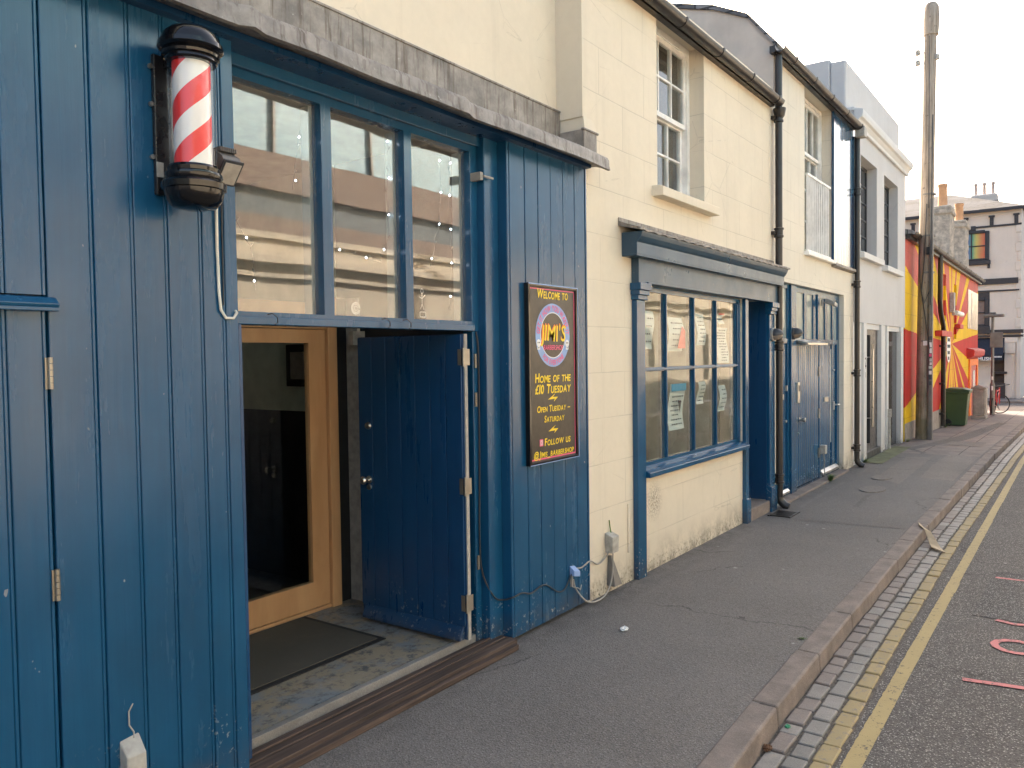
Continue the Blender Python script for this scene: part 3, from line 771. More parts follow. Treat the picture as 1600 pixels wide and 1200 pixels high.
# right stepped jamb and board panel
b = MB(); b.box(4.0855, 4.235, 3.12, 3.26, .03, 3.34); b.box(4.2355, 4.262, W, 3.26, .03, 3.34); b.box(4.02, 4.085, 3.181, 3.26, .03, 2.065)
b.box(4.262, 4.30, W + .004, 3.26, .03, 3.34)
b.build('door_post', 'blue', shop, bevel=.006)
b = MB(); b.boards([4.262, 4.44, 4.60, 4.762, 4.925, 5.085, 5.235], W, W + .05, .03, 3.34, rs=8, g=.008, bead=False)
b.boards([5.235, 5.262], W - .004, W + .05, .03, 3.34, bead=False); b.build('board_panel', 'blue', shop)
# lead roof over the shopfront
b = MB(); prof = [(3.30, 3.50), (3.12, 3.43), (3.00, 3.40), (2.93, 3.405), (2.90, 3.395), (2.885, 3.37), (2.885, 3.335), (2.875, 3.30), (2.895, 3.297), (2.92, 3.315), (3.0, 3.33), (3.30, 3.36)]
N = 150; i0 = 0
for i in range(N + 1):
    x = -5 + (5.33 + 5) * i / N; seg = 0
    for jx in (.5, 2.17, 3.60): seg += .018 * math.exp(-((x - jx) / .035) ** 2)
    sag = .004 * math.sin(x * 3.1) + .003 * math.sin(x * 7.7 + 1)
    step = .012 if x > 3.6 else 0
    for (y, z) in prof:
        kf = 1 if y < 3.0 else 0
        b.v.append((x, y - seg * kf + .004 * math.sin(x * 5), z + sag * (1 if y < 3.1 else .2) + seg * kf * .5 - step * kf))
n = len(prof)
for i in range(N):
    for j in range(n - 1):
        b.f.append((i * n + j, i * n + j + 1, (i + 1) * n + j + 1, (i + 1) * n + j)); b.mi.append(0)
b.f.append(tuple(range(n))); b.mi.append(0); b.f.append(tuple(N * n + j for j in range(n))[::-1]); b.mi.append(0)
lr = b.build('lead_roof', 'lead', shop, smooth=True)
b = MB(); b.box(-5, 5.26, 3.270, 3.298, 3.42, 3.765); wobble(b, .004, 2); b.box(-5, 5.26, 3.262, 3.30, 3.757, 3.772)
b.build('lead_upstand', 'lead', shop, bevel=.003)
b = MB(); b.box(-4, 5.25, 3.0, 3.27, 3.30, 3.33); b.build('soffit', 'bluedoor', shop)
# the room and porch behind
b = MB()
b.box(2.2, 4.15, 3.25, 4.5, .0, .09, 0); b.build('porch_floor', 'recess', shop)
b = MB(); b.box(2.1, 4.20, 2.985, 3.185, .0, .055); b.box(2.1, 4.16, 2.945, 2.985, .0, .035); b.box(2.15, 4.17, 3.06, 3.075, .055, .064); b.box(2.15, 4.17, 3.12, 3.14, .055, .068)
wobble(b, .006, 3); b.build('door_sill', 'oldwood', shop, bevel=.006)
b = MB(); b.box(2.19, 4.02, 3.19, 3.23, .0, .098); b.build('threshold_strip', 'sett_grey', shop, bevel=.004)
b = MB()
b.box(4.0, 4.13, 4.47, 4.52, .09, 2.35); b.box(4.16, 4.22, 3.27, 4.6, .0, 3.4)
b.build('porch_wall', 'darkwall', shop)
b = MB(); b.box(4.13, 4.158, 4.35, 4.52, .09, 2.35); b.box(4.04, 4.158, 4.30, 4.35, 2.0, 2.10); b.build('inner_jamb', 'white_plastic', shop)
b = MB(); b.box(1.0, 4.16, 3.27, 9.4, 3.36, 3.42, 0); b.build('ceiling', 'ceiling', shop)
b = MB(); b.box(1.0, 4.9, 9.0, 9.1, 0, 3.4); b.box(.9, 1.0, 3.3, 9.0, 0, 3.4); b.box(2.0, 2.04, 3.3, 4.5, 2.15, 3.4); b.build('room_wall', 'room_green', shop)
b = MB(); b.box(1.0, 6.5, 4.52, 9.0, .0, .09); b.build('room_floor', 'room_floor', shop)
b = MB(); b.box(4.25, 4.31, 4.55, 9.0, .09, 1.48, 0); b.box(4.25, 4.31, 4.55, 9.0, 1.48, 3.4, 1); b.box(4.24, 4.2495, 4.85, 5.35, 2.08, 2.16, 0)
b.box(1.0, 4.24, 8.9, 8.98, .09, 1.5, 0)
b.build('panelled_wall', ['darkwall', 'room_green'], shop)
# pine glazed inner door
b = MB()
b.wall(2.30, 3.905, .12, 2.11, [(2.42, 3.755, .305, 2.015)], 4.45, 4.50)
dr = b.build('inner_door', 'pine', shop, bevel=.004); dr['label'] = 'bare pine glazed inner door standing back from the street'
b = MB(); b.box(2.42, 3.755, 4.472, 4.478, .305, 2.015); b.build('door_glass', 'doorglass', dr)
b = MB(); b.box(3.91, 3.995, 4.42, 4.52, .09, 2.35); b.box(2.2, 3.91, 4.43, 4.52, 2.115, 2.30); b.box(2.2, 3.91, 4.44, 4.52, .09, .115); b.build('inner_door_frame', 'pine', shop, bevel=.004)
# a dark cabinet behind glass: just shapes of the room
pic = thing('framed_picture', 'small dark framed picture on the pale wall seen through the pine door glass', 'picture', (4.24, 5.1, 1.82))
b = MB(); b.box(4.232, 4.2495, 4.94, 5.30, 1.68, 2.02); b.build('frame', 'black_gloss', pic, bevel=.006)
b = MB(); b.box(4.228, 4.2315, 5.0, 5.24, 1.74, 1.96); b.build('print', 'curtain', pic)
# open door leaf
leaf = MB(); hx, hy = 3.865, 3.135
leaf.box(hx, hx + .045, hy, hy + .93, .115, 2.045)
for i in range(7):
    y0 = hy + .005 + i * .1315
    leaf.box(hx - .014, hx - .0005, y0 + .003, y0 + .1285, .20, 2.04)
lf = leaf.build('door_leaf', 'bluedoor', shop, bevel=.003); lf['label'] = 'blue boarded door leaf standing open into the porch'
b = MB(); b.prism([(hx - .05, .115), (hx - .05, .135), (hx - .012, .20), (hx, .20), (hx, .115)], 'y', hy + .02, hy + .89); b.build('weather_bar', 'bluedoor', lf, bevel=.004)
b = MB(); b.box(hx + .004, hx + .030, hy - .008, hy - .0005, .115, 2.045); b.build('edge_strip', 'curtain', lf)
for zc in (1.90, 1.09, .35):
    b = MB(); b.box(hx - .018, hx - .0145, hy + .002, hy + .03, zc - .05, zc + .05); b.box(hx - .008, hx + .045, hy - .016, hy - .0125, zc - .05, zc + .05)
    b.lathe([(.009, -.058), (.009, .058)], hx - .012, hy - .012, zc, 10)
    b.build('hinge', 'brass', lf, smooth=True)
b = MB(); b.lathe([(.004, 0), (.026, 0), (.026, -.008), (.012, -.012), (.012, -.035), (.026, -.05), (.028, -.062), (.020, -.074), (.004, -.077)][::-1], hx - .014, hy + .83, 1.07, 18, ax='x'); b.build('door_knob', 'steel', lf, smooth=True)
b = MB(); b.lathe([(.004, -.012), (.018, -.012), (.02, 0), (.004, 0)], hx - .014, hy + .83, 1.02, 14, ax='x'); b.build('keyhole_cover', 'steel', lf, smooth=True)
b = MB(); b.lathe([(.004, -.018), (.02, -.016), (.026, 0), (.004, 0)], hx - .014, hy + .83, 1.44, 16, ax='x'); b.build('latch', 'steel', lf, smooth=True)
for z0 in (1.58, .52, 1.83):
    b = MB(); b.box(4.03, 4.05, 3.172, 3.180, z0, z0 + .09); b.build('strike_plate', 'brass', shop)
# little hooks along the rail
for hxk in (2.42, 3.18, 3.35):
    b = MB(); b.tube([(hxk, 3.156, 2.115), (hxk + .01, 3.13, 2.12), (hxk + .03, 3.12, 2.10), (hxk + .035, 3.125, 2.075), (hxk + .015, 3.12, 2.068)], .0028, 6); b.build('hook', 'black_iron', shop)
b = MB(); b.box(4.02, 4.05, 3.10, 3.18, 3.02, 3.07); b.box(4.05, 4.15, 3.09, 3.10, 3.04, 3.052); b.build('bracket', 'cable_grey', shop)
# fairy lights inside the panes
def fairy(pts, name_label, seed):
    rr = random.Random(seed); path = []
    for (x0, z0), (x1, z1) in zip(pts, pts[1:]):
        L = math.hypot(x1 - x0, z1 - z0); n = max(2, int(L / .04))
        for i in range(n): path.append((x0 + (x1 - x0) * i / n + rr.uniform(-.008, .008), 3.275 + rr.uniform(-.006, .006), z0 + (z1 - z0) * i / n))
    t = thing('fairy_lights', name_label, 'string lights', path[0], 'fairy lights hanging inside the shop window')
    b = MB(); b.tube(path, .0016, 5)
    for i in range(2, len(path), 3):
        x, y, z = path[i]; b.tube([(x, y, z), (x + rr.choice((-1, 1)) * .012, y - .002, z + .018)], .0038, 5)
    b.build('wire', 'cable_dark', t)
    for i in range(1, len(path), 5):
        e = MB(); x, y, z = path[i]; e.lathe([(.0005, -.004), (.0028, -.002), (.0028, .002), (.0005, .0045)], x + rr.uniform(-.01, .01), y - .008, z, 6)
        e.build('bulb', M['fairy'], t)
M['fairy'] = emit('fairy_bulb', (.75, .85, 1.0), 14)
fairy([(2.29, 3.17), (2.27, 2.9), (2.32, 2.6), (2.42, 2.45), (2.45, 2.2)], 'wire of tiny white lights down the left side of the first shop pane', 1)
fairy([(2.74, 3.08), (2.70, 2.9), (2.68, 2.72)], 'short dark wire of lights at the right edge of the first shop pane', 2)
fairy([(3.38, 3.19), (3.36, 2.9), (3.37, 2.6), (3.30, 2.45), (2.9, 2.5)], 'wire of tiny white lights down the right side of the middle shop pane', 3)
fairy([(3.93, 3.17), (3.92, 2.8), (3.93, 2.5), (3.90, 2.16)], 'dark wire of lights nearest the right edge of the third shop pane', 4)
fairy([(3.83, 3.17), (3.84, 2.85), (3.79, 2.65), (3.73, 2.42)], 'shorter dark wire of lights left of the other in the third shop pane', 5)
# small white window drawings
b = MB()
def curve_flat(pts, w, y, m=0):
    for (x0, z0), (x1, z1) in zip(pts, pts[1:]):
        dx, dz = x1 - x0, z1 - z0; L = math.hypot(dx, dz) or 1; nx, nz = -dz / L * w / 2, dx / L * w / 2
        b.face([(x0 - nx, y, z0 - nz), (x1 - nx, y, z1 - nz), (x1 + nx, y, z1 + nz), (x0 + nx, y, z0 + nz)], m)
yy = F0 + .0505
for r_ in (.012, .024, .032): curve_flat([(3.06 + r_ * math.cos(t * .6), 2.175 + r_ * math.sin(t * .6)) for t in range(11)], .004, yy)
solo(b, 'flower_sticker', 'sign_white', 'little white flower drawn low on the middle shop pane', 'window sticker', (3.06, yy, 2.14))
b = MB()
curve_flat([(3.60 + .012 * math.cos(t * .7), 2.30 + .014 * math.sin(t * .7)) for t in range(10)], .004, yy)
curve_flat([(3.60, 2.285), (3.60, 2.225), (3.585, 2.19)], .005, yy); curve_flat([(3.60, 2.225), (3.615, 2.19)], .005, yy); curve_flat([(3.575, 2.265), (3.60, 2.255), (3.63, 2.28)], .005, yy)
curve_flat([(3.58, 2.175), (3.63, 2.175), (3.63, 2.145), (3.58, 2.145), (3.58, 2.175)], .004, yy)
solo(b, 'figure_sticker', 'sign_white', 'little white stick figure drawn low on the third shop pane', 'window sticker', (3.6, yy, 2.14))
# doormat
t = thing('doormat', 'dark ribbed rubber edged doormat lying on the painted porch floor', 'doormat', (2.97, 4.02, .09))
b = MB(); b.box(2.25, 3.645, 3.63, 4.42, .091, .097); b.build('rubber_edge', 'rubber', t)
b = MB(); b.box(2.27, 3.605, 3.67, 4.40, .0975, .102); b.build('pile', 'doormat', t)
# =================================================================== BARBER POLE
px, py, pz0 = 1.875, 2.885, 2.50
bp = thing('barber_pole', 'red and white striped barber pole with glossy black ends on blue boards', 'barber pole', (px, py, pz0))
b = MB(); b.box(px - .075, px + .075, W - .024, W - .001, pz0 + .07, pz0 + .63); b.build('back_plate', 'black_plastic', bp, bevel=.005)
for zc in (.11, .58):
    b = MB(); b.box(px - .03, px + .03, py + .06, W - .025, pz0 + zc, pz0 + zc + .05); b.build('bracket', 'black_plastic', bp, bevel=.004)
for zc in (.19, .40, .55):
    b = MB(); b.lathe([(.004, -.012), (.010, -.012), (.010, 0), (.004, 0)], px - .082, W - .006, pz0 + zc + .03, 8, ax='y'); b.build('screw', 'steel', bp)
bot = [(.002, 0), (.045, .002), (.085, .012), (.104, .035), (.112, .062), (.114, .075), (.122, .078), (.124, .10), (.118, .108), (.104, .115), (.110, .128), (.108, .14), (.098, .146), (.100, .160), (.094, .170), (.002, .170)]
b = MB(); b.lathe(bot, px, py, pz0, 48); b.build('bottom_cap', 'black_gloss', bp, smooth=True)
top = [(r_, .71 - z_ * .80) for r_, z_ in bot][::-1]
top = [(r_, .71 - (.71 - z_)) for r_, z_ in top]
b = MB(); b.lathe(top, px, py, pz0, 48); b.build('top_cap', 'black_gloss', bp, smooth=True)
def stripes():
    t = NT('barber_stripes'); tc = t.n('ShaderNodeTexCoord'); x, y, z = t.sep(tc.outputs['Object'])
    a = t.math('DIVIDE', t.math('ARCTAN2', y, x), 2 * math.pi)
    f = t.math('FRACT', t.math('ADD', t.math('SUBTRACT', t.math('DIVIDE', z, .200), t.math('MULTIPLY', a, 2.0)), 10.362))
    m = t.math('LESS_THAN', f, .5)
    return t.done(t.mix(m, (.74, .72, .68), (.72, .035, .03)), .35)
b = MB(); b.lathe([(.072, .165), (.072, .578)], px, py, pz0, 48); b.build('striped_cylinder', stripes(), bp, smooth=True)
b = MB(); b.lathe([(.090, .165), (.090, .578)], px, py, pz0, 48); b.f = b.f[:-2]; b.mi = b.mi[:-2]
b.build('glass_tube', 'clearglass', bp, smooth=True)
b = MB(); b.box(px - .075, px - .045, W - .0275, W - .0245, pz0 + .14, pz0 + .20); b.build('rating_label', 'white_plastic', bp)
# floodlight
fl = thing('floodlight', 'small grey outdoor floodlight on the post beside the barber pole', 'floodlight', (2.09, 2.99, 2.70))
b = MB(); b.prism([(2.936, 2.648), (2.872, 2.722), (2.885, 2.745), (2.93, 2.772), (2.975, 2.765), (2.985, 2.70)], 'x', 2.005, 2.090); [b.box(2.008 + i * .009, 2.012 + i * .009, 2.895, 2.975, 2.765, 2.785) for i in range(9)]; b.build('housing', 'galv', fl, bevel=.003)
b = MB(); b.prism([(2.942, 2.640), (2.866, 2.728), (2.860, 2.722), (2.935, 2.634)], 'x', 2.000, 2.096); b.build('rim', 'dark_grey', fl, bevel=.002)
b = MB(); b.prism([(2.9275, 2.6405), (2.8665, 2.7125), (2.8645, 2.7105), (2.9255, 2.6385)], 'x', 2.010, 2.086); b.build('lens', 'curtain', fl)
b = MB(); b.box(2.03, 2.07, 2.97, W - .001, 2.70, 2.735); b.build('arm', 'galv', fl)
# white cable beside the pole
b = MB(); pts = [(2.075, 3.035, 2.62), (2.078, 3.042, 2.40), (2.082, 3.042, 2.20), (2.088, 3.04, 2.12), (2.112, 3.04, 2.085), (2.15, 3.04, 2.085), (2.168, 3.04, 2.11), (2.17, 3.055, 2.12)]
b.tube(pts, .0065, 8); solo(b, 'white_cable', 'cable_white', 'white cable clipped down the post under the floodlight, hooked at its end', 'cable', pts[0], smooth=True)
b = MB(); b.tube([(2.105, 3.04, 2.62), (2.105, 3.044, 2.14)], .0035, 6); solo(b, 'black_cable', 'cable_dark', 'thin black cable beside the white one under the floodlight', 'cable', (2.105, 3.04, 2.62))
# =================================================================== SIGN BOARD
sg = thing('shop_sign', 'tall black framed board with yellow lettering hung on the blue boards', 'sign', (4.735, 3.03, 1.155))
X0, X1, Z0, Z1 = 4.415, 5.055, 1.155, 2.395; cx = (X0 + X1) / 2
b = MB(); b.box(X0 + .02, X1 - .02, 3.026, 3.046, Z0 + .02, Z1 - .02); b.build('panel', 'sign_black', sg)
b = MB()
for a in ((X0, X0 + .022, Z0, Z1), (X1 - .022, X1, Z0, Z1), (X0 + .022, X1 - .022, Z0, Z0 + .022), (X0 + .022, X1 - .022, Z1 - .022, Z1)): b.box(a[0], a[1], 3.012, 3.049, a[2], a[3])
b.build('frame', 'black_gloss', sg, bevel=.003)
b = MB()
for a in ((X0 + .03, X0 + .036, Z0 + .03, Z1 - .03), (X1 - .036, X1 - .03, Z0 + .03, Z1 - .03), (X0 + .03, X1 - .03, Z0 + .03, Z0 + .04), (X0 + .03, X1 - .03, Z1 - .037, Z1 - .03)): b.box(a[0], a[1], 3.0245, 3.0262, a[2], a[3])
b.build('border_line', 'sign_pink', sg)
b = MB(); b.box(X0 + .002, X1 - .002, 3.0095, 3.0118, Z1 - .008, Z1 - .001); b.box(X0 + .002, X1 - .002, 3.0095, 3.0118, Z0 + .001, Z0 + .006); b.box(X1 - .006, X1 - .001, 3.0095, 3.0118, Z0 + .006, Z1 - .008); b.build('frame_line', 'sign_blue', sg)  # pale blue lines edging the black frame
YT = 3.0242
b = MB()
text(b, 'Welcome to', cx, 2.330, YT, .062, .40, off=.025, jit=.05, seed=1); b.build('lettering', 'sign_yellow', sg); b = MB()
text(b, 'Home of the', cx - .005, 1.748, YT, .060, .46, off=.025, jit=.05, seed=2); b.build('lettering', 'sign_yellow', sg); b = MB()
text(b, '£10 Tuesday', cx - .005, 1.672, YT, .062, .46, off=.025, jit=.05, seed=3); b.build('lettering', 'sign_yellow', sg); b = MB()
text(b, 'Open Tuesday –', cx, 1.535, YT, .045, .43, off=.02, jit=.05, seed=4); b.build('lettering', 'sign_yellow', sg); b = MB()
text(b, 'Saturday', cx + .005, 1.462, YT, .045, .26, off=.02, jit=.05, seed=5); b.build('lettering', 'sign_yellow', sg); b = MB()
text(b, 'Follow us', cx + .045, 1.302, YT, .050, .34, off=.022, jit=.05, seed=6); b.build('lettering', 'sign_yellow', sg); b = MB()
text(b, '@Jimis_barbershop', cx, 1.222, YT, .045, .52, off=.02, jit=.04, seed=7); b.build('lettering', 'sign_yellow', sg); b = MB()
for zc in (1.608, 1.385):
    for (pts) in ([(-.075, -.012), (.02, .028), (-.012, .004), (.055, .002), (.0, -.030), (.012, -.010)],):
        b = MB(); b.face([(cx + u, YT, zc + w) for u, w in pts]); b.build('lightning_mark', 'sign_yellow', sg)

cz = 2.045
b = MB(); disc(b, cx, cz, YT + .0008, .222, 0, 48, .158); b.build('ring', 'sign_blue', sg)
b = MB(); disc(b, cx, cz, YT + .0004, .161, 0, 48, .155); 
for sx_ in (-1, 1):
    ex = cx + sx_ * .185
    disc(b, ex, cz - .055, YT - .0006, .026, 0, 14); b.face([(ex - .018, YT - .0006, cz - .10), (ex + .018, YT - .0006, cz - .10), (ex + .012, YT - .0006, cz - .075), (ex - .012, YT - .0006, cz - .075)])
b.build('emblem', 'sign_white', sg)
b = MB()
for sx_ in (-1, 1):
    ex = cx + sx_ * .185
    disc(b, ex - .009, cz - .052, YT - .0012, .006, 0, 8); disc(b, ex + .009, cz - .052, YT - .0012, .006, 0, 8); b.face([(ex - .006, YT - .0012, cz - .092), (ex + .006, YT - .0012, cz - .092), (ex + .006, YT - .0012, cz - .084), (ex - .006, YT - .0012, cz - .084)])
b.build('emblem_detail', 'sign_black', sg)
b = MB(); text(b, 'GET IT HOW YOU WANT IT', cx, cz, YT - .001, .040, .58, off=.02, jit=.02, shear=.05, arc=(.190, 90, 1), gap=.09)
text(b, 'FOR EVERYONE', cx, cz, YT - .001, .036, .28, off=.02, jit=.02, shear=.05, arc=(.190, 270, -1), gap=.09)
text(b, 'BARBERSHOP', cx, cz - .085, YT - .001, .034, .25, off=.01, jit=.03, shear=.2)
b.build('ring_lettering', 'sign_pink', sg)
b = MB()
text(b, "JIMI'S", cx - .006, cz + .022, YT - .0002, .118, .33, off=.006, jit=.06, shear=.12, seed=9, gap=.12); b.build('name_shadow', 'sign_orange', sg)
b = MB(); text(b, "JIMI'S", cx, cz + .016, YT - .0014, .112, .32, off=.006, jit=.06, shear=.12, seed=9, gap=.12); b.build('name_lettering', 'sign_yellow', sg)
b = MB(); ix, iz = cx - .165, 1.302; b.box(ix - .020, ix + .020, YT - .001, YT + .001, iz - .024, iz + .024); ic = b.build('app_icon', 'sign_pink', sg, bevel=.0)
b = MB(); disc(b, ix, iz, YT - .0018, .011, 0, 16, .007)
for a in ((-.016, .016, .013, .016), (-.016, .016, -.016, -.013), (-.016, -.013, -.013, .013), (.013, .016, -.013, .013)): b.face([(ix + a[0], YT - .0018, iz + a[2]), (ix + a[1], YT - .0018, iz + a[2]), (ix + a[1], YT - .0018, iz + a[3]), (ix + a[0], YT - .0018, iz + a[3])])
b.build('icon_outline', 'sign_white', ic)
# =================================================================== CABLES AND BOXES AT THE FOOT
b = MB(); b.hexa([(1.585, 2.99, .26), (1.665, 2.98, .26), (1.67, W - .001, .26), (1.59, W - .001, .26), (1.59, 2.99, .395), (1.665, 2.985, .395), (1.67, W - .001, .455), (1.59, W - .001, .445)])
t = thing('junction_box', 'small grey junction box low on the blue boards near the camera', 'junction box', (1.62, 3.03, .26))
b.v = [(x, y, z - .03) for x, y, z in b.v]; b.build('cover', 'white_plastic', t, bevel=.005)
b = MB(); b.box(1.595, 1.66, 3.0, W - .002, .12, .259); b.tube([(1.635, 3.02, .45), (1.64, 3.03, .47), (1.625, 3.035, .50), (1.63, 3.045, .55), (1.65, 3.05, .575)], .003, 6); b.tube([(1.66, 3.0, .25), (1.70, 2.98, .27), (1.74, 2.97, .29)], .005, 6); b.v = [(x, y, z - .03) for x, y, z in b.v]; b.build('back_box', 'curtain', t)
def cable(pts, r, mt, name, label):
    # smooth through points
    P = [Vector(p) for p in pts]; out = []
    for i in range(len(P) - 1):
        p0, p1, p2, p3 = P[max(i - 1, 0)], P[i], P[i + 1], P[min(i + 2, len(P) - 1)]
        for k in range(6):
            t_ = k / 6; out.append(.5 * ((2 * p1) + (-p0 + p2) * t_ + (2 * p0 - 5 * p1 + 4 * p2 - p3) * t_ ** 2 + (-p0 + 3 * p1 - 3 * p2 + p3) * t_ ** 3))
    out.append(P[-1]); c = MB(); c.tube(out, r, 7)
    return solo(c, name, mt, label, 'cable', tuple(P[0]), smooth=True)
cable([(4.045, 3.172, 2.06), (4.065, 3.17, 1.9), (4.06, 3.17, 1.2), (4.05, 3.17, .75), (4.065, 3.165, .50), (4.11, 3.11, .34), (4.20, 3.105, .29), (4.24, 3.04, .31), (4.33, 3.036, .315), (4.44, 3.036, .285), (4.55, 3.036, .305), (4.63, 3.036, .295), (4.77, 3.036, .215), (4.86, 3.036, .205), (4.93, 3.036, .255), (4.98, 3.03, .325)], .0055, 'cable_dark', 'grey_cable', 'dark cable looping down the door post and along the foot of the blue boards')
cable([(5.03, 3.03, .325), (5.12, 3.04, .31), (5.25, 3.04, .33), (5.40, 3.06, .27), (5.50, 3.05, .30), (5.555, 3.03, .37)], .006, 'cable_grey', 'grey_cable', 'pale cable running from the small blue box to the grey box on the cream wall')
cable([(4.99, 3.035, .25), (5.02, 3.03, .17), (5.12, 3.0, .06), (5.30, 3.0, .02), (5.48, 3.02, .04), (5.56, 3.02, .15), (5.575, 3.02, .36)], .006, 'cable_grey', 'grey_cable', 'lower cable sagging to the ground between the blue boards and cream wall')
t = thing('cable_joint_box', 'small blue painted cable box low at the right end of the blue boards', 'cable box', (4.99, 3.03, .29))
b = MB(); b.hexa([(4.955, 3.005, .285), (5.025, 2.995, .27), (5.03, W - .001, .27), (4.96, W - .001, .285), (4.955, 3.005, .325), (5.025, 2.995, .31), (5.03, W - .001, .345), (4.96, W - .001, .355)]); b.build('body', 'sign_blue', t, bevel=.004)
b = MB(); b.box(4.965, 4.978, 3.03, W - .001, .20, .285); b.tube([(4.97, 3.03, .20), (5.0, 3.0, .19), (5.03, 3.0, .17), (5.08, 3.02, .19)], .004, 6); b.build('bracket', 'cable_grey', t)
t = thing('telephone_box', 'grey plastic junction box above a grey cable guard on the cream wall', 'junction box', (5.62, 3.04, .05))
b = MB(); b.hexa([(5.535, 3.00, .33), (5.635, 3.0, .33), (5.635, 3.069, .33), (5.535, 3.069, .33), (5.53, 2.995, .46), (5.635, 2.995, .46), (5.635, 3.069, .49), (5.53, 3.069, .49)]); b.build('cover', 'white_plastic', t, bevel=.006)
b = MB(); b.hexa([(5.56, 2.995, .06), (5.67, 2.99, .06), (5.68, 3.069, .06), (5.56, 3.069, .06), (5.575, 3.04, .30), (5.60, 3.04, .30), (5.60, 3.069, .30), (5.575, 3.069, .30)]); b.build('cable_guard', 'galv', t, bevel=.004)
b = MB(); b.tube([(5.60, 3.05, .48), (5.605, 3.06, .52), (5.60, 3.065, .58)], .005, 6); b.build('wire_tail', 'leaf', t)
# =================================================================== CREAM HOUSE (shop window)
WY = 3.07
house = thing('cream_house', 'cream house with old blue shop window and small sash window above', 'building', (7.5, 3.3, 0))
b = MB()
b.box(5.265, 9.78, 9.3, 9.5, 0, 6.5); b.build('rear_wall', 'cream', house); b = MB()
b.wall(5.265, 9.78, -.05, 4.98, [(6.19, 8.70, .90, 2.52), (8.80, 9.50, -.05, 2.52), (6.55, 7.63, 3.39, 4.93)], WY, WY + .26); b.wall(5.27, 9.78, 4.98, 5.1, [], WY, WY + .26)
b.build('wall', 'ashlar', house)
b = MB(); b.box(5.2505, 5.2640, WY - .001, 3.60, 3.70, 6.1)
b.hexa([(5.262, WY - .012, 3.60), (5.45, WY - .012, 3.62), (5.45, WY - .001, 3.62), (5.262, WY + .23, 3.60), (5.262, WY - .002, 3.70), (5.40, WY - .002, 3.70), (5.40, WY - .001, 3.70), (5.262, WY + .23, 3.70)])
b.box(5.285, 5.40, WY + .002, 3.58, 5.11, 6.1)
b.build('return_wall', 'cream', house)
b = MB(); b.box(5.245, 5.43, WY - .022, WY - .001, 3.37, 3.60); b.box(5.232, 5.2625, WY - .022, 3.268, 3.40, 3.60); b.box(5.22, 5.45, WY - .030, WY - .001, 3.592, 3.608); wobble(b, .004, 5)
b.build('lead_box', 'lead', house, bevel=.005)
b = MB(); b.prism([(2.98, 4.96), (2.98, 4.99), (6.4, 7.1), (9.6, 5.4), (9.6, 5.3), (6.4, 7.0)], 'x', 5.41, 9.78); b.build('roof', 'slate', house)
# sash window
def sash(x0, x1, z0, z1, y, parent, cols, mid, zbar_u, zbar_l, fw=.06, mt='white_paint', curtain=True, name='sash_window', glassm='glass_dim'):
    b = MB(); b.wall(x0, x1, z0, z1, [(x0 + fw, x1 - fw, z0 + fw * .9, z1 - fw)], y, y + .10)
    w = b.build(name, mt, parent, bevel=.004)
    b = MB()
    bx0, bx1 = x0 + fw, x1 - fw; s_ = .045
    for (a, c, yo, bars) in ((mid, z1 - fw, .018, zbar_u), (z0 + fw * .9, mid + .03, .058, zbar_l)):
        ylo = y + yo; nx = [bx0 + s_ + (bx1 - bx0 - 2 * s_) * k_ / cols for k_ in range(cols + 1)]
        zs = [a + s_] + [a + s_ + (c - a - 2 * s_) * k_ / bars for k_ in range(1, bars)] + [c - s_]
        holes = []
        for i in range(cols):
            for j in range(bars):
                holes.append((nx[i] + (.009 if i else 0), nx[i + 1] - (.009 if i < cols - 1 else 0), zs[j] + (.009 if j else 0), zs[j + 1] - (.009 if j < bars - 1 else 0)))
        b.wall(bx0 + .001, bx1 - .001, a, c, holes, ylo, ylo + .038)
    b.build('sash_bars', mt, w)
    g = MB(); g.box(bx0 + s_, bx1 - s_, y + .036, y + .039, mid + s_, z1 - fw - s_); g.box(bx0 + s_, bx1 - s_, y + .076, y + .079, z0 + fw * .9 + s_, mid - .01); g.build('pane', glassm, w)
    if curtain:
        c_ = MB(); n = 60
        for i in range(n):
            xa, xb = x0 + (x1 - x0) * i / n, x0 + (x1 - x0) * (i + 1) / n
            ya, yb = y + .20 + .02 * math.sin(i * 1.3), y + .20 + .02 * math.sin((i + 1) * 1.3)
            c_.face([(xa, ya, z0), (xb, yb, z0), (xb, yb, z1), (xa, ya, z1)])
        c_.build('curtain', 'curtain', w)
    return w
sash(6.552, 7.628, 3.395, 4.93, 3.22, house, 3, 4.13, 2, 2)
b = MB(); b.prism([(2.965, 3.285), (2.965, 3.365), (3.0, 3.375), (3.21, 3.394), (3.21, 3.285)], 'x', 6.44, 7.78); b.build('window_sill', 'ashlar', house, bevel=.006)
# gutter
def gutter(mbx0, mbx1, z, name, parent, y=2.955, brk=.9, r_=.062):
    b = MB(); n = 9
    prof = [(y + r_ * math.cos(math.pi + math.pi * i / n), z + r_ * math.sin(math.pi + math.pi * i / n)) for i in range(n + 1)]
    inner = [(y + (r_ - .008) * math.cos(2 * math.pi - math.pi * i / n), z + (r_ - .008) * math.sin(2 * math.pi - math.pi * i / n)) for i in range(n + 1)]
    b.prism(prof + inner, 'x', mbx0, mbx1)
    b.box(mbx0, mbx1, y + r_ - .004, WY - .001, z - .05, z + .03)
    x = mbx0 + .5
    while x < mbx1:
        b.prism([(y + (r_ + .006) * math.cos(math.pi + math.pi * i / n), z + (r_ + .006) * math.sin(math.pi + math.pi * i / n)) for i in range(n + 1)] + [(y + r_ + .006, z + .012), (y - r_ - .006, z + .012)], 'x', x, x + .035)
        x += brk
    return b.build(name, 'black_iron', parent, smooth=True)
gutter(5.41, 9.70, 4.90, 'gutter', house)
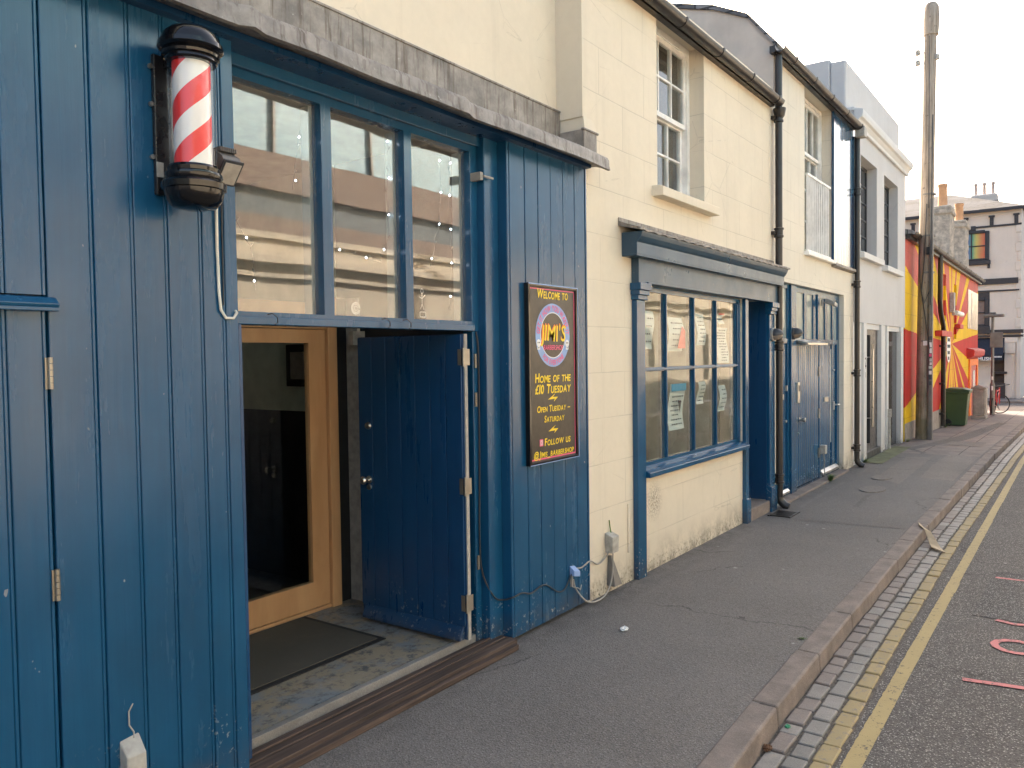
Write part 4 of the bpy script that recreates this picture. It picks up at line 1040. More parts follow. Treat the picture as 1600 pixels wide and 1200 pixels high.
b = MB(); b.box(5.41, 9.70, 2.98, WY + .001, 4.952, 4.962); b.build('eaves_board', 'black_iron', house)
# shopfront
b = MB()
for x0, x1, lab in ((6.03, 6.185, 0), (9.505, 9.70, 1)):
    b = MB(); b.box(x0, x1, 3.02, WY - .001, -.03, 2.36)
    if lab: b.box(x0 - .012, x1 + .012, 2.995, WY - .0005, -.03, .30)
    b.box(x0 - .012, x1 + .012, 3.0, WY - .0005, 2.361, 2.40); b.box(x0 - .02, x1 + .02, 2.985, WY - .0005, 2.4005, 2.44); b.box(x0 - .03, x1 + .03, 2.97, WY - .0005, 2.4405, 2.50); b.build('pilaster', 'blue2', house, bevel=.004)
b = MB(); b.box(8.702, 8.80, 3.03, WY + .05, -.03, 2.50); b.box(8.69, 8.81, 3.01, WY + .05, -.03, .27)
b.build('door_post', 'blue2', house, bevel=.004)
b = MB(); b.box(6.03, 9.78, 3.0, WY - .001, 2.5005, 2.73); b.box(6.18, 9.52, 2.985, 2.9995, 2.501, 2.515)
b.build('fascia', M['fascia'], house, bevel=.003)
b = MB(); b.prism([(WY - .001, 2.72), (2.93, 2.72), (2.93, 2.815), (2.915, 2.83), (2.895, 2.86), (2.885, 2.885), (2.88, 2.90), (WY - .001, 2.90)], 'x', 5.86, 9.78)
b.box(5.86, 9.78, 2.931, WY - .002, 2.705, 2.72); b.build('cornice', M['fascia'], house, bevel=.002)
b = MB()
N_ = 60
for i in range(N_):
    x0, x1 = 5.80 + 4.02 * i / N_, 5.80 + 4.02 * (i + 1) / N_; z0_, z1_ = .006 * math.sin(i * 2.1), .006 * math.sin((i + 1) * 2.1)
    b.hexa([(x0, 2.868, 2.90 + z0_), (x1, 2.868, 2.90 + z1_), (x1, WY - .001, 2.95), (x0, WY - .001, 2.95), (x0, 2.868, 2.918 + z0_ * 1.8), (x1, 2.868, 2.918 + z1_ * 1.8), (x1, WY - .001, 2.985), (x0, WY - .001, 2.985)])
b.box(5.80, 9.80, WY - .014, WY - .001, 2.985, 3.015)
b.build('lead_flashing', 'lead', house)
# shop window
b = MB(); cx_ = [6.19, 6.745, 7.385, 7.965, 8.575]
holes = []
for i in range(4):
    a, c = cx_[i] + (.022 if i else .02), cx_[i + 1] - .022
    holes += [(a, c, .955, 1.752), (a, c, 1.788, 2.45)]
b.wall(6.188, 8.70, .90, 2.5, holes, 3.092, 3.125)
for i in range(1, 4): b.box(cx_[i] - .011, cx_[i] + .011, 3.078, 3.0915, .955, 2.45)
b.box(6.19, 8.60, 3.074, 3.0915, 1.760, 1.780); b.box(8.58, 8.61, 3.078, 3.0915, .965, 2.44); b.box(8.63, 8.66, 3.078, 3.0915, .93, 2.47)
sw = b.build('shop_window', 'blue2', house, bevel=.004)
b = MB(); b.prism([(2.985, .845), (2.985, .885), (3.02, .905), (3.0915, .925), (3.0915, .86), (WY - .001, .845)], 'x', 6.187, 8.701); b.build('window_sill', 'blue2', sw, bevel=.003)
for h in holes:
    b = MB(); b.box(h[0], h[1], 3.104, 3.108, h[2], h[3]); b.build('pane', M['shopglass'], sw)
# beads seen from inside
b = MB()
for i in range(1, 5): b.box(cx_[i] - .035 if i < 4 else 8.52, cx_[i] + .012 if i < 4 else 8.555, 3.127, 3.15, .95, 2.45)
b.build('inner_bead', 'curtain', sw)
# recessed front door
b = MB(); b.box(8.80, 9.50, 3.29, 3.335, .30, 2.24)
dd = b.build('front_door', 'bluedoor', house); dd['label'] = 'narrow panelled blue door set back beside the shop window'
b = MB()
for (x0, x1, z0, z1) in ((8.88, 9.12, .42, .95), (9.18, 9.42, .42, .95), (8.88, 9.12, 1.07, 1.72), (9.18, 9.42, 1.07, 1.72), (8.88, 9.12, 1.84, 2.12), (9.18, 9.42, 1.84, 2.12)):
    b.box(x0, x1, 3.278, 3.2895, z0, z1)
b.build('panel', 'bluedoor', dd, bevel=.008)
b = MB(); b.box(9.28, 9.36, 3.262, 3.2775, 1.05, 1.06); b.lathe([(.004, -.03), (.016, -.03), (.016, 0), (.004, 0)], 8.86, 3.288, 1.62, 10, ax='y'); b.box(9.03, 9.25, 3.27, 3.278, .36, .40); b.build('door_fittings', 'steel', dd)
b = MB(); b.box(8.80, 9.50, 3.27, 3.335, 2.245, 2.30); b.box(8.80, 8.83, 3.28, 3.289, .3, 2.24); b.build('door_frame', 'bluedoor', house)
b = MB(); b.box(8.80, 9.50, 3.30, 3.305, 2.302, 2.52); b.build('fanlight', 'leaded', house)
b = MB(); b.box(9.4985, 9.504, 3.06, 3.29, .14, 2.52); b.box(8.795, 8.8015, 3.06, 3.29, .14, 2.52); b.box(8.80, 9.50, 3.25, 3.289, .14, .298); b.build('door_lining', 'bluedoor', house)
b = MB(); b.box(8.795, 9.505, 3.02, 3.288, -.05, .138); wobble(b, .004, 6); b.build('doorstep', 'kerb', house, bevel=.01)
# room behind the shop window
b = MB(); b.box(5.5, 9.7, 5.6, 5.65, 0, 2.9, 0); b.box(5.45, 5.5, 3.35, 5.6, 0, 2.9, 0); b.box(8.705, 8.79, 3.34, 5.6, 0, 2.9, 1); b.build('room_wall', ['beige_room', 'ceiling'], house)
b = MB(); b.box(5.5, 8.7, 3.34, 5.6, 2.62, 2.68); b.build('ceiling', 'ceiling', house)
b = MB(); b.box(5.5, 8.7, 3.34, 5.6, .0, .05); b.build('room_floor', 'room_floor', house)
b = MB(); b.box(6.2, 8.4, 3.34, 5.8, 3.0, 4.95, 0); b.build('dark_upstairs', 'room_floor', house); 
def counter():
    t = thing('shop_counter', 'dim wooden counter standing inside the room behind the shop window', 'counter', (7.4, 4.6, .05))
    b = MB(); b.box(6.6, 8.2, 4.4, 4.9, .05, .92); b.build('front', 'oldwood', t, bevel=.01)
    b = MB(); b.box(6.5, 8.3, 4.32, 4.98, .92, .97); b.build('top', 'beige_room', t, bevel=.01)
counter()
# lit strip lamps of the room
for i, (x, y, lb) in enumerate(((6.9, 4.2, 'lit tube lamp on the ceiling behind the second shop window column'), (7.9, 4.2, 'lit tube lamp on the ceiling behind the third shop window column'))):
    t = thing('tube_lamp', lb, 'ceiling lamp', (x, y, 2.62), 'lit tube lamps inside the shop room')
    b = MB(); b.box(x - .35, x + .35, y - .04, y + .04, 2.56, 2.619); b.build('fitting', 'white_plastic', t)
    b = MB(); b.tube([(x - .33, y, 2.53), (x + .33, y, 2.53)], .02, 8); b.build('tube', M['lamp_on'], t)
# posters stuck inside the glass
def poster(x0, x1, z0, z1, label, header=None, lines=6, seed=1, extra=None, curl=.02):
    rr = random.Random(seed); t = thing('window_poster', label, 'poster', (x0, 3.15, z0), 'notices stuck inside the shop window')
    b = MB(); n = 8
    def YY(v): return 3.150 + curl * math.sin(v * 5 + seed)
    for i in range(n):
        a, c = i / n, (i + 1) / n; za, zb = z0 + (z1 - z0) * a, z0 + (z1 - z0) * c
        d0, d1 = .012 * math.sin(a * 4 + seed), .012 * math.sin(c * 4 + seed)
        b.face([(x0 + d0, YY(a), za), (x1 + d0, YY(a), za), (x1 + d1, YY(c), zb), (x0 + d1, YY(c), zb)])
    b.build('sheet', 'paper', t)
    if header:
        b = MB(); b.face([(x0 + .01, YY(.9) - .008, z0 + (z1 - z0) * .84), (x1, YY(.9) - .008, z0 + (z1 - z0) * .84), (x1, YY(1) - .008, z1), (x0 + .01, YY(1) - .008, z1)]); b.build('heading', header, t)
    b = MB()
    for i in range(lines):
        v = (i + 1) / (lines + 1) * (.8 if header else 1); zc = z1 - (z1 - z0) * (1 - (.82 if header else 1)) - (z1 - z0) * v
        w = (x1 - x0) * rr.uniform(.2, .36); x = (x0 + x1) / 2 - w
        while x < (x0 + x1) / 2 + w:
            L = rr.uniform(.012, .04); vv = (zc - z0) / (z1 - z0); y = YY(vv) - .006
            b.face([(x, y, zc - .006), (x + L, y, zc - .006), (x + L, y, zc + .006), (x, y, zc + .006)]); x += L + .012
    b.build('print', 'ink', t)
    if extra:
        b = MB()
        for e in extra[1]: b.face([(x0 + (x1 - x0) * u, 3.150 - curl - .008, z0 + (z1 - z0) * w) for u, w in e])
        b.build('picture', extra[0], t)
poster(6.38, 6.60, 1.95, 2.29, 'plain pale notice in the top left pane of the shop window', lines=4, seed=1)
poster(6.92, 7.27, 1.93, 2.25, 'grey and red picture poster in the second top pane of the shop window', lines=5, seed=2, extra=('poster_red', [[(.45, .08), (.98, .08), (.98, .62), (.75, .75)]]))
poster(7.60, 7.82, 1.99, 2.31, 'narrow white typed notice in the third top pane of the shop window', lines=7, seed=3)
poster(8.14, 8.47, 1.80, 2.18, 'large close printed notice in the top right pane of the shop window', lines=12, seed=4)
poster(8.16, 8.34, 2.22, 2.33, 'small orange card above the large notice in the top right pane', lines=1, seed=5, header='poster_red')
poster(6.93, 7.28, 1.18, 1.62, 'blue headed poster with a cone picture in the second lower pane', header='poster_blue', lines=7, seed=6, extra=('leaded', [[(.42, .62), (.66, .62), (.54, .36)]]))
poster(7.62, 7.80, 1.39, 1.62, 'small curled pale slip in the third lower pane of the shop window', lines=5, seed=7)
poster(8.20, 8.40, 1.28, 1.56, 'small pale leaflet in the lower right pane of the shop window', lines=5, seed=8)
# bulkhead lamps
def bulkhead(x, y, z, label, white):
    t = thing('bulkhead_lamp', label, 'wall lamp', (x, y, z), 'bulkhead lamps beside the blue doors')
    b = MB(); b.lathe([(.004, 0), (.078, 0), (.08, -.02), (.07, -.028), (.004, -.028)][::-1], x, y, z, 20, ax='y'); b.build('back_plate', 'white_plastic' if white else 'dark_grey', t, smooth=True)
    for nm, s0, s1, mt in (('hood', 0, 1, 'dark_grey'), ('diffuser', 1, 2, 'diffuser')):
        b = MB(); n, m_ = 12, 7; r0 = .075; L = .105
        a0, a1 = (R(-12), R(192)) if nm == 'hood' else (R(192), R(348))
        rk_ = 1.0 if nm == 'hood' else .9
        i0 = len(b.v)
        for j in range(m_ + 1):
            ph = j / m_ * math.pi / 2
            for i in range(n + 1):
                a = a0 + (a1 - a0) * i / n
                b.v.append((x + rk_ * r0 * math.cos(a) * math.cos(ph), y - .028 - L * rk_ * math.sin(ph), z + rk_ * r0 * math.sin(a) * math.cos(ph)))
        for j in range(m_):
            for i in range(n):
                b.f.append((j * (n + 1) + i, j * (n + 1) + i + 1, (j + 1) * (n + 1) + i + 1, (j + 1) * (n + 1) + i)); b.mi.append(0)
        b.build(nm, mt, t, smooth=True)
bulkhead(9.60, 3.018, 2.12, 'domed lamp with pale back plate on the pilaster beside the downpipe', True)
bulkhead(10.78, 3.115, 2.155, 'domed lamp with dark back plate on the blue garage front', False)
b = MB(); b.tube([(5.93, WY - .006, .25), (5.93, WY - .006, .66)], .012, 8); solo(b, 'capped_pipe', 'ashlar', 'short cream painted pipe stub left of the blue pilaster', 'pipe', (5.93, WY, .25))
# =================================================================== MEWS HOUSE
mews = thing('mews_house', 'cream mews house with blue garage doors and blue cladding beside its window', 'building', (12, 3.3, 0))
b = MB()
b.wall(9.785, 14.0, -.05, 5.62, [(10.12, 13.36, -.05, 2.80), (11.17, 12.60, 3.25, 5.52)], WY + .001, WY + .24)
b.build('wall', 'ashlar2', mews); b = MB(); b.box(9.785, 14.0, 9.3, 9.5, 0, 6.5); b.build('rear_wall', 'cream', mews)
b = MB(); b.prism([(3.05, 4.95), (3.05, 5.62), (3.36, 6.02), (3.8, 6.24), (4.5, 6.45), (6.4, 7.75), (9.5, 6.2), (9.5, 4.5), (6.4, 6.0)], 'x', 9.772, 9.93); b.build('gable_wall', 'gable', mews)
b = MB(); b.prism([(2.98, 5.60), (3.36, 6.05), (3.8, 6.27), (4.5, 6.48), (6.4, 7.80), (9.6, 6.2), (9.6, 6.1), (6.4, 7.70), (4.5, 6.42), (3.8, 6.21), (3.36, 6.0), (3.0, 5.56)], 'x', 9.74, 14.0); b.build('roof', 'slate', mews)
gutter(9.68, 13.86, 5.535, 'gutter', mews, y=2.945)
b = MB(); b.box(13.80, 13.98, 2.86, 3.0, 5.36, 5.52); b.build('hopper', 'white_plastic', mews, bevel=.006)
def downpipe(x, y, z0, z1, parent, collars, shoe=True, r_=.042, mt='black_iron'):
    b = MB(); b.tube([(x, y, z0 + .12), (x, y, z1)], r_, 16)
    for zc in collars: b.lathe([(r_, -.06), (r_ + .014, -.05), (r_ + .014, -.03), (r_ + .006, -.025), (r_ + .006, .035), (r_ + .016, .04), (r_ + .016, .06), (r_, .065)], x, y, zc, 16); b.box(x - .07, x + .07, y + .02, WY - .001, zc - .02, zc + .02)
    if shoe: b.tube([(x, y, z0 + .13), (x, y - .01, z0 + .09), (x + .01, y - .06, z0 + .04), (x + .015, y - .11, z0 + .02)], [r_ + .006] * 4, 14)
    return b.build('downpipe', mt, parent, smooth=True)
downpipe(9.79, 2.995, 0, 5.52, mews, [.36, 1.98, 3.35, 4.73])
b = MB(); b.lathe([(.04, 0), (.06, .03), (.075, .10), (.075, .12), (.04, .12)], 9.79, 2.985, 4.72, 14); b.build('pipe_hopper', 'black_iron', mews, smooth=True)
downpipe(13.93, 2.995, 0, 5.40, mews, [.32, 1.55, 3.0, 4.5])
# garage front
GY = 3.14
b = MB()
gh = [(10.19, 10.62, 2.09, 2.74), (10.19, 10.62, .12, 2.02), (11.0, 11.40, 2.09, 2.72), (11.52, 11.86, 2.09, 2.72), (12.16, 12.50, 2.09, 2.70), (12.64, 12.92, 2.09, 2.70), (13.0, 13.26, 2.09, 2.70), (10.95, 12.18, .05, 2.02), (12.28, 13.22, .12, 2.02)]
b.wall(10.12, 13.36, .0, 2.80, gh, GY, GY + .09)
b.box(10.70, 10.93, GY - .028, GY - .001, .02, 2.80); b.box(10.12, 13.36, GY - .02, GY - .001, 2.03, 2.085) if False else None
b.box(12.03, 12.12, GY - .02, GY - .001, 2.09, 2.74)
gf = b.build('garage_front', 'blue2', mews, bevel=.004)
for h in gh[0:1] + gh[2:7]:
    b = MB(); b.box(h[0], h[1], GY + .018, GY + .023, h[2], h[3]); b.build('pane', 'frost', gf)
b = MB(); b.boards([10.192, 10.30, 10.41, 10.52, 10.618], GY + .02, GY + .06, .14, 2.018, rs=21); d1 = b.build('narrow_door', 'blue2', gf)
b = MB(); b.box(10.30, 10.47, GY + .004, GY + .0185, 1.29, 1.36); b.box(10.56, 10.585, GY - .01, GY + .018, 1.40, 1.47); b.lathe([(.004, -.02), (.018, -.02), (.018, .0), (.004, .0)], 10.58, GY + .018, 1.0, 10, ax='y'); b.build('letter_plate', 'steel', d1)
b = MB(); b.boards([10.952, 11.05, 11.15, 11.25, 11.35, 11.45, 11.55, 11.65, 11.75, 11.85, 11.95, 12.05, 12.178], GY + .008, GY + .06, .06, 2.018, rs=22); d2 = b.build('garage_door', 'blue2', gf)
b = MB(); b.lathe([(.004, -.085), (.03, -.08), (.036, -.06), (.03, -.04), (.012, -.03), (.012, -.01), (.03, -.006), (.03, 0), (.004, 0)], 11.18, GY + .006, .98, 16, ax='y'); b.box(11.05, 11.07, GY - .0, GY + .007, .95, 1.01); b.lathe([(.004, -.02), (.014, -.02), (.014, 0), (.004, 0)], 11.1, GY + .006, .80, 10, ax='y'); b.build('door_knob', 'steel', d2, smooth=True)
for zc in (1.62, 1.0, .42):
    b = MB(); b.box(12.15, 12.185, GY - .004, GY + .007, zc - .07, zc + .07); b.build('hinge', 'brass', d2)
b = MB(); b.boards([12.282, 12.40, 12.52, 12.64, 12.76, 12.88], GY + .018, GY + .06, .14, 2.018, rs=23); b.box(12.985, 13.218, GY + .02, GY + .06, .14, 2.018); b.box(12.8801, 12.9845, GY + .034, GY + .05, .14, 2.018)
d3 = b.build('right_door', 'blue2', gf)
b = MB(); b.box(12.885, 12.98, GY + .026, GY + .0335, .5, 1.95); b.build('glass_strip', 'frost', d3)
b = MB(); b.box(12.50, 12.72, GY + .004, GY + .0175, 1.15, 1.22); b.box(13.04, 13.09, GY + .004, GY + .0195, 1.0, 1.13); b.tube([(13.065, GY + .01, 1.08), (13.065, GY - .045, 1.08), (13.17, GY - .05, 1.08)], .012, 8); b.lathe([(.003, -.02), (.014, -.02), (.014, 0), (.003, 0)], 13.07, GY + .018, 1.62, 10, ax='y'); b.build('lever_handle', 'steel', d3)
b = MB(); b.prism([(GY + .007, .06), (GY - .03, .06), (GY - .028, .085), (GY + .007, .12)], 'x', 10.19, 10.62); b.build('weather_bar', 'steel', gf); b = MB(); b.prism([(GY + .017, .07), (GY - .03, .07), (GY - .028, .10), (GY + .017, .14)], 'x', 12.28, 13.22); b.build('weather_bar', 'steel', gf)
b = MB(); b.box(10.1, 13.4, 2.99, 3.22, -.1, .03); b.build('concrete_sill', 'kerb', mews, bevel=.01)
t = thing('door_canopy', 'short grey metal rain canopy over the boarded garage door', 'canopy', (11.5, GY, 2.03))
b = MB(); b.prism([(GY - .001, 2.075), (GY - .17, 2.03), (GY - .17, 2.005), (GY - .16, 2.0), (GY - .001, 2.055)], 'x', 10.96, 11.99); b.build('cover', 'steel', t)
t = thing('entry_box', 'upright steel entry phone box on the blue garage front', 'entry phone', (10.98, GY - .03, 1.22))
b = MB(); b.box(10.93, 11.02, GY - .05, GY - .029 + .03, 1.22, 1.50); b.build('case', 'steel', t, bevel=.005)
b = MB(); b.box(10.95, 11.0, GY - .054, GY - .0505, 1.38, 1.46); b.build('grille', 'dark_grey', t)
t = thing('security_camera', 'small pale security lamp on a bracket high on the garage front', 'security camera', (12.3, GY, 2.62))
b = MB(); b.box(12.26, 12.34, GY - .02, GY - .001, 2.58, 2.68); b.tube([(12.3, GY - .02, 2.63), (12.31, GY - .08, 2.64)], .012, 8); b.build('bracket', 'white_plastic', t)
b = MB(); b.hexa([(12.24, GY - .20, 2.58), (12.42, GY - .20, 2.56), (12.44, GY - .08, 2.60), (12.26, GY - .06, 2.62), (12.24, GY - .20, 2.64), (12.42, GY - .20, 2.62), (12.44, GY - .08, 2.68), (12.26, GY - .06, 2.70)]); b.build('body', 'white_plastic', t, bevel=.01)
t = thing('socket_box', 'small pale box with dangling cable low on the blue garage doors', 'socket box', (12.2, GY, .42))
b = MB(); b.box(12.17, 12.27, GY - .09, GY - .001, .40, .53); b.build('case', 'white_plastic', t, bevel=.012)
b = MB(); b.tube([(12.22, GY - .05, .40), (12.235, GY - .06, .30), (12.25, GY - .05, .22), (12.26, GY - .06, .05)], .008, 6); b.build('cable_tail', 'cable_grey', t)
# juliet window
sash(11.19, 12.598, 3.27, 5.50, 3.215, mews, 4, 4.72, 1, 3, fw=.05, name='tall_window')
b = MB(); b.box(11.12, 12.62, 3.0, 3.21, 3.22, 3.268); b.build('window_sill', 'white_paint', mews, bevel=.006)
b = MB(); x = 11.19
while x < 12.36: b.box(x, x + .022, 3.035, 3.057, 3.30, 4.30); x += .098
b.box(11.17, 12.40, 3.03, 3.062, 4.3005, 4.33); b.box(11.17, 12.40, 3.03, 3.062, 3.27, 3.2995); b.box(12.38, 12.40, 3.063, 3.24, 4.302, 4.328)
b.build('balcony_rail', 'white_paint', mews)
b = MB(); b.boards([12.605 + .11 * i for i in range(13)], 3.035, WY, 3.24, 5.58, rs=31, dep=.006, g=.004, bead=False); b.box(12.585, 12.604, 3.03, WY, 3.24, 5.58); b.build('cladding_panel', M['cladding'], mews)
b = MB(); b.prism([(2.999, 3.235), (2.999, 3.20), (WY - .001, 3.18), (WY - .001, 3.2395), (3.0, 3.2395)], 'x', 12.58, 14.03); b.build('cladding_drip', 'lead', mews)
# =================================================================== GREY HOUSE
grey = thing('grey_house', 'pale grey rendered house with parapet, two tall windows and a dark door', 'building', (16.5, 3.3, 0))
b = MB()
b.wall(14.05, 18.72, 2.40, 5.92, [(14.53, 15.84, 3.62, 5.24), (16.50, 17.88, 3.56, 5.24)], WY, WY + .42)
b.box(14.05, 18.72, 9.3, 9.5, 0, 6.5); b.box(18.50, 18.72, WY + .421, 9.3, 0, 6.5); b.box(14.06, 14.2, WY + .421, 9.3, 5.0, 5.92)
b.build('wall', 'grey_render', grey)
b = MB(); b.box(14.05, 18.74, 3.20, 3.45, 5.93, 6.72); b.box(14.05, 14.30, 3.4505, 5.6, 5.93, 6.78); b.build('parapet', 'grey_render', grey, bevel=.03)
b = MB(); b.prism([(WY - .001, 5.60), (3.02, 5.60), (3.02, 5.66), (2.98, 5.72), (2.94, 5.74), (2.93, 5.80), (2.93, 5.86), (3.21, 5.93), (3.21, 5.86), (WY - .001, 5.86)], 'x', 14.03, 18.80); b.build('cornice', 'grey_trim', grey, bevel=.006)
b = MB(); b.prism([(3.3, 6.1), (3.3, 6.2), (9.5, 6.7), (9.5, 6.5)], 'x', 14.31, 18.5); b.build('roof', 'lead', grey)
b = MB(); b.wall(14.05, 18.72, -.1, 2.399, [(14.96, 16.20, -.1, 2.30), (16.93, 18.20, -.1, 2.30)], 3.095, 3.4)
b.box(14.72, 14.955, 3.055, 3.119, -.1, 2.3985); b.box(16.205, 16.35, 3.055, 3.119, -.1, 2.3985); b.box(16.78, 16.925, 3.06, 3.119, -.1, 2.3985); b.box(18.205, 18.45, 3.055, 3.119, -.15, 2.3985)
b.build('ground_floor_wall', 'grey_trim', grey)
def leaded(x0, x1, z0, z1):
    b = MB(); cols, rows = 3, 5; hs = []
    for i in range(cols):
        for j in range(rows):
            w, h = (x1 - x0 - .08) / cols, (z1 - z0 - .08) / rows
            hs.append((x0 + .04 + w * i + .012, x0 + .04 + w * (i + 1) - .012, z0 + .04 + h * j + .012, z0 + .04 + h * (j + 1) - .012))
    b.wall(x0, x1, z0, z1, hs, 3.235, 3.275); w = b.build('tall_window', 'dark_grey', grey)
    b = MB(); b.box(x0 + .03, x1 - .03, 3.25, 3.255, z0 + .03, z1 - .03); b.build('pane', M['skyglass'], w)
leaded(14.54, 15.83, 3.63, 5.23); leaded(16.51, 17.87, 3.57, 5.23)
for x0, x1, z in ((14.35, 16.05, 3.56), (16.35, 18.05, 3.50)):
    b = MB(); b.prism([(2.97, z - .08), (2.97, z + .02), (3.234, z + .055), (3.234, z - .08)], 'x', x0, x1); b.build('window_sill', 'grey_trim', grey, bevel=.008)
# ground floor door
b = MB(); b.wall(14.96, 16.20, .10, 2.30, [(15.03, 15.50, .24, 2.20)], 3.125, 3.19); b.box(14.965, 16.195, 3.06, 3.124, .0, .12); b.box(15.5005, 15.58, 3.11, 3.1245, .24, 2.20)
gd = b.build('door', 'dark_grey', grey, bevel=.004); gd['label'] = 'dark grey door with a long steel pull handle'
b = MB(); b.box(15.03, 15.50, 3.14, 3.15, .24, 2.20); b.build('door_panel', 'leaded', gd)
b = MB(); b.tube([(15.42, 3.05, .55), (15.42, 3.05, 1.95)], .018, 10); b.tube([(15.42, 3.05, .70), (15.42, 3.14, .70)], .01, 8); b.tube([(15.42, 3.05, 1.80), (15.42, 3.14, 1.80)], .01, 8); b.build('pull_handle', 'steel', gd, smooth=True)
for zc in (.62, 1.28, 1.98):
    b = MB(); b.box(15.70, 15.86, 3.115, 3.1245, zc - .055, zc + .055); b.box(15.775, 15.785, 3.105, 3.1145, zc - .05, zc + .05); b.build('hinge', 'brass', gd)
b = MB(); b.box(16.93, 18.20, 3.14, 3.18, -.1, 2.30); b.build('side_door', 'leaded', grey)
b = MB(); b.tube([(16.86, 3.03, -.02), (16.86, 3.03, .62)], .022, 8); b.box(16.83, 16.89, 3.0, 3.06, .62, .78); b.build('pipe_stub', 'white_plastic', grey)
b = MB(); text(b, '2', 14.86, 1.72, 3.053, .16, None, off=.01, caps=False, shear=0); disc(b, 14.86, 1.62, 3.053, .02, 0, 10); text(b, '1', 14.86, 1.50, 3.053, .09, None, off=.02, caps=False, shear=0)
solo(b, 'door_number', 'black_gloss', 'small black number fixed to the pale post left of the dark grey door', 'door number', (14.86, 3.055, 1.5))
# =================================================================== MURAL BUILDING
mural = thing('mural_building', 'low building painted with red and yellow sun rays behind the pole', 'building', (26, 3.3, -.2))
b = MB(); b.wall(18.73, 33.4, -.12, 4.36, [(24.45, 25.02, 2.72, 4.0), (26.75, 27.30, 2.25, 3.86)], WY, WY + .3); b.box(33.2, 33.4, WY + .3, 9.0, -.6, 4.36)
b.build('wall', M['mural'], mural)
b = MB(); b.box(24.45, 25.02, WY + .14, WY + .2, 2.72, 4.0); b.build('blocked_window', 'yellow_p', mural)
b = MB(); b.box(26.75, 27.30, WY + .14, WY + .2, 2.25, 3.86); b.build('blocked_window', 'yellow_p', mural)
b = MB(); b.box(18.73, 33.42, WY - .012, WY + .3, -.8, -.1201); b.box(18.73, 24.0, WY - .012, WY - .001, -.12, .34); b.box(24.0, 29.2, WY - .012, WY - .001, -.12, .18); b.build('plinth', 'cab', mural)
b = MB(); b.prism([(2.93, 4.38), (2.93, 4.46), (6.3, 5.3), (9.2, 4.5), (9.2, 4.3)], 'x', 18.73, 33.6); b.build('roof', 'slate', mural)
gutter(18.75, 33.7, 4.42, 'gutter', mural, y=2.93, brk=1.4, r_=.075)
b = MB(); b.box(18.75, 33.6, 2.97, WY - .001, 4.28, 4.40); b.build('eaves_board', 'black_iron', mural)
b = MB(); b.tube([(23.1, 2.96, 4.38), (23.1, 2.97, 3.2), (23.25, 2.97, 2.9), (23.75, 2.97, 2.55), (23.85, 2.98, 2.3), (23.85, 2.98, -.1)], .06, 10); 
for zc in (2.0, 1.0, .2): b.box(23.75, 23.95, 2.95, WY - .001, zc, zc + .05)
b.build('downpipe', 'black_iron', mural, smooth=True)
for bb in ((23.0, 24.9, 2.90, WY - .001, 2.28, 2.42), (26.9, 27.7, 2.92, WY - .001, 2.55, 2.68)): b = MB(); b.box(*bb); b.build('ledge', M['red_wall'], mural, bevel=.01)
b = MB(); b.box(29.9, 30.6, 3.0, WY - .001, .9, 2.28) if False else None
b.prism([(WY - .001, 1.62), (2.94, 1.66), (2.86, 1.72), (2.84, 1.86), (2.86, 1.92), (WY - .001, 1.98)], 'x', 30.0, 33.45); b.build('door_hood', M['red_wall'], mural)
b = MB(); b.wall(30.5, 33.1, -.45, 1.60, [(30.95, 32.75, -.3, 1.38)], 3.02, WY - .001); b.build('door_frame', 'sign_orange', mural)
b = MB(); b.box(30.95, 32.75, 3.05, 3.068, -.3, 1.38); mdo = b.build('door', 'red', mural)
b = MB(); b.box(31.7, 32.3, 3.045, 3.0495, .2, 1.2); b.build('door_glass', 'leaded', mdo)
b = MB(); disc(b, 25.55, 1.98, WY - .012, .42, 0, 24, None, 1.0); solo(b, 'oval_plaque', 'sign_white', 'white round plaque at the centre of the painted sun rays', 'plaque', (25.55, WY, 1.98))
b = MB()
for i, (w, zc) in enumerate(((.45, 2.20), (.55, 2.02), (.5, 1.84), (.3, 1.68))):
    x = 25.55 - w / 2
    while x < 25.55 + w / 2: b.box(x, x + .06, WY - .016, WY - .0125, zc - .04, zc + .05); x += .10
pl = b.build('plaque_print', 'ink', None); pl.parent = bpy.data.objects['oval_plaque']; pl.location = Vector((0, 0, 0)) - Vector((25.55, WY, 1.98))
LOC['plaque_print'] = Vector()
b = MB(); disc(b, 20.55, 1.45, WY - .012, .30, 0, 24); solo(b, 'round_plaque', 'sign_white', 'small white round plaque on the red wall left of the wooden pole', 'plaque', (20.55, WY, 1.45))
pr = MB()
for w, zc in ((.3, 1.55), (.4, 1.45), (.3, 1.35)):
    x = 20.55 - w / 2
    while x < 20.55 + w / 2: pr.box(x, x + .05, WY - .016, WY - .0125, zc - .025, zc + .03); x += .08
pl = pr.build('plaque_print', 'ink', None); pl.parent = bpy.data.objects['round_plaque']; pl.location = -Vector((20.55, WY, 1.45))
t = thing('wall_camera', 'small white security camera on the painted wall above the plaque', 'security camera', (26.4, 3.0, 2.98))
b = MB(); b.box(26.3, 26.4, 3.0, WY - .001, 2.92, 3.05); b.build('mount', 'white_plastic', t)
b = MB(); b.tube([(26.4, 2.98, 3.0), (26.75, 2.86, 2.95)], .07, 12); b.build('body', 'white_paint', t, smooth=True)
b = MB(); b.box(25.75, 26.0, 2.95, WY - .001, 3.02, 3.55); b.box(25.72, 26.03, 2.96, WY - .001, 2.99, 3.0195); solo(b, 'meter_box', 'white_plastic', 'tall pale meter box high on the painted sun ray wall', 'meter box', (25.87, 3.0, 3.0), bevel=.01)
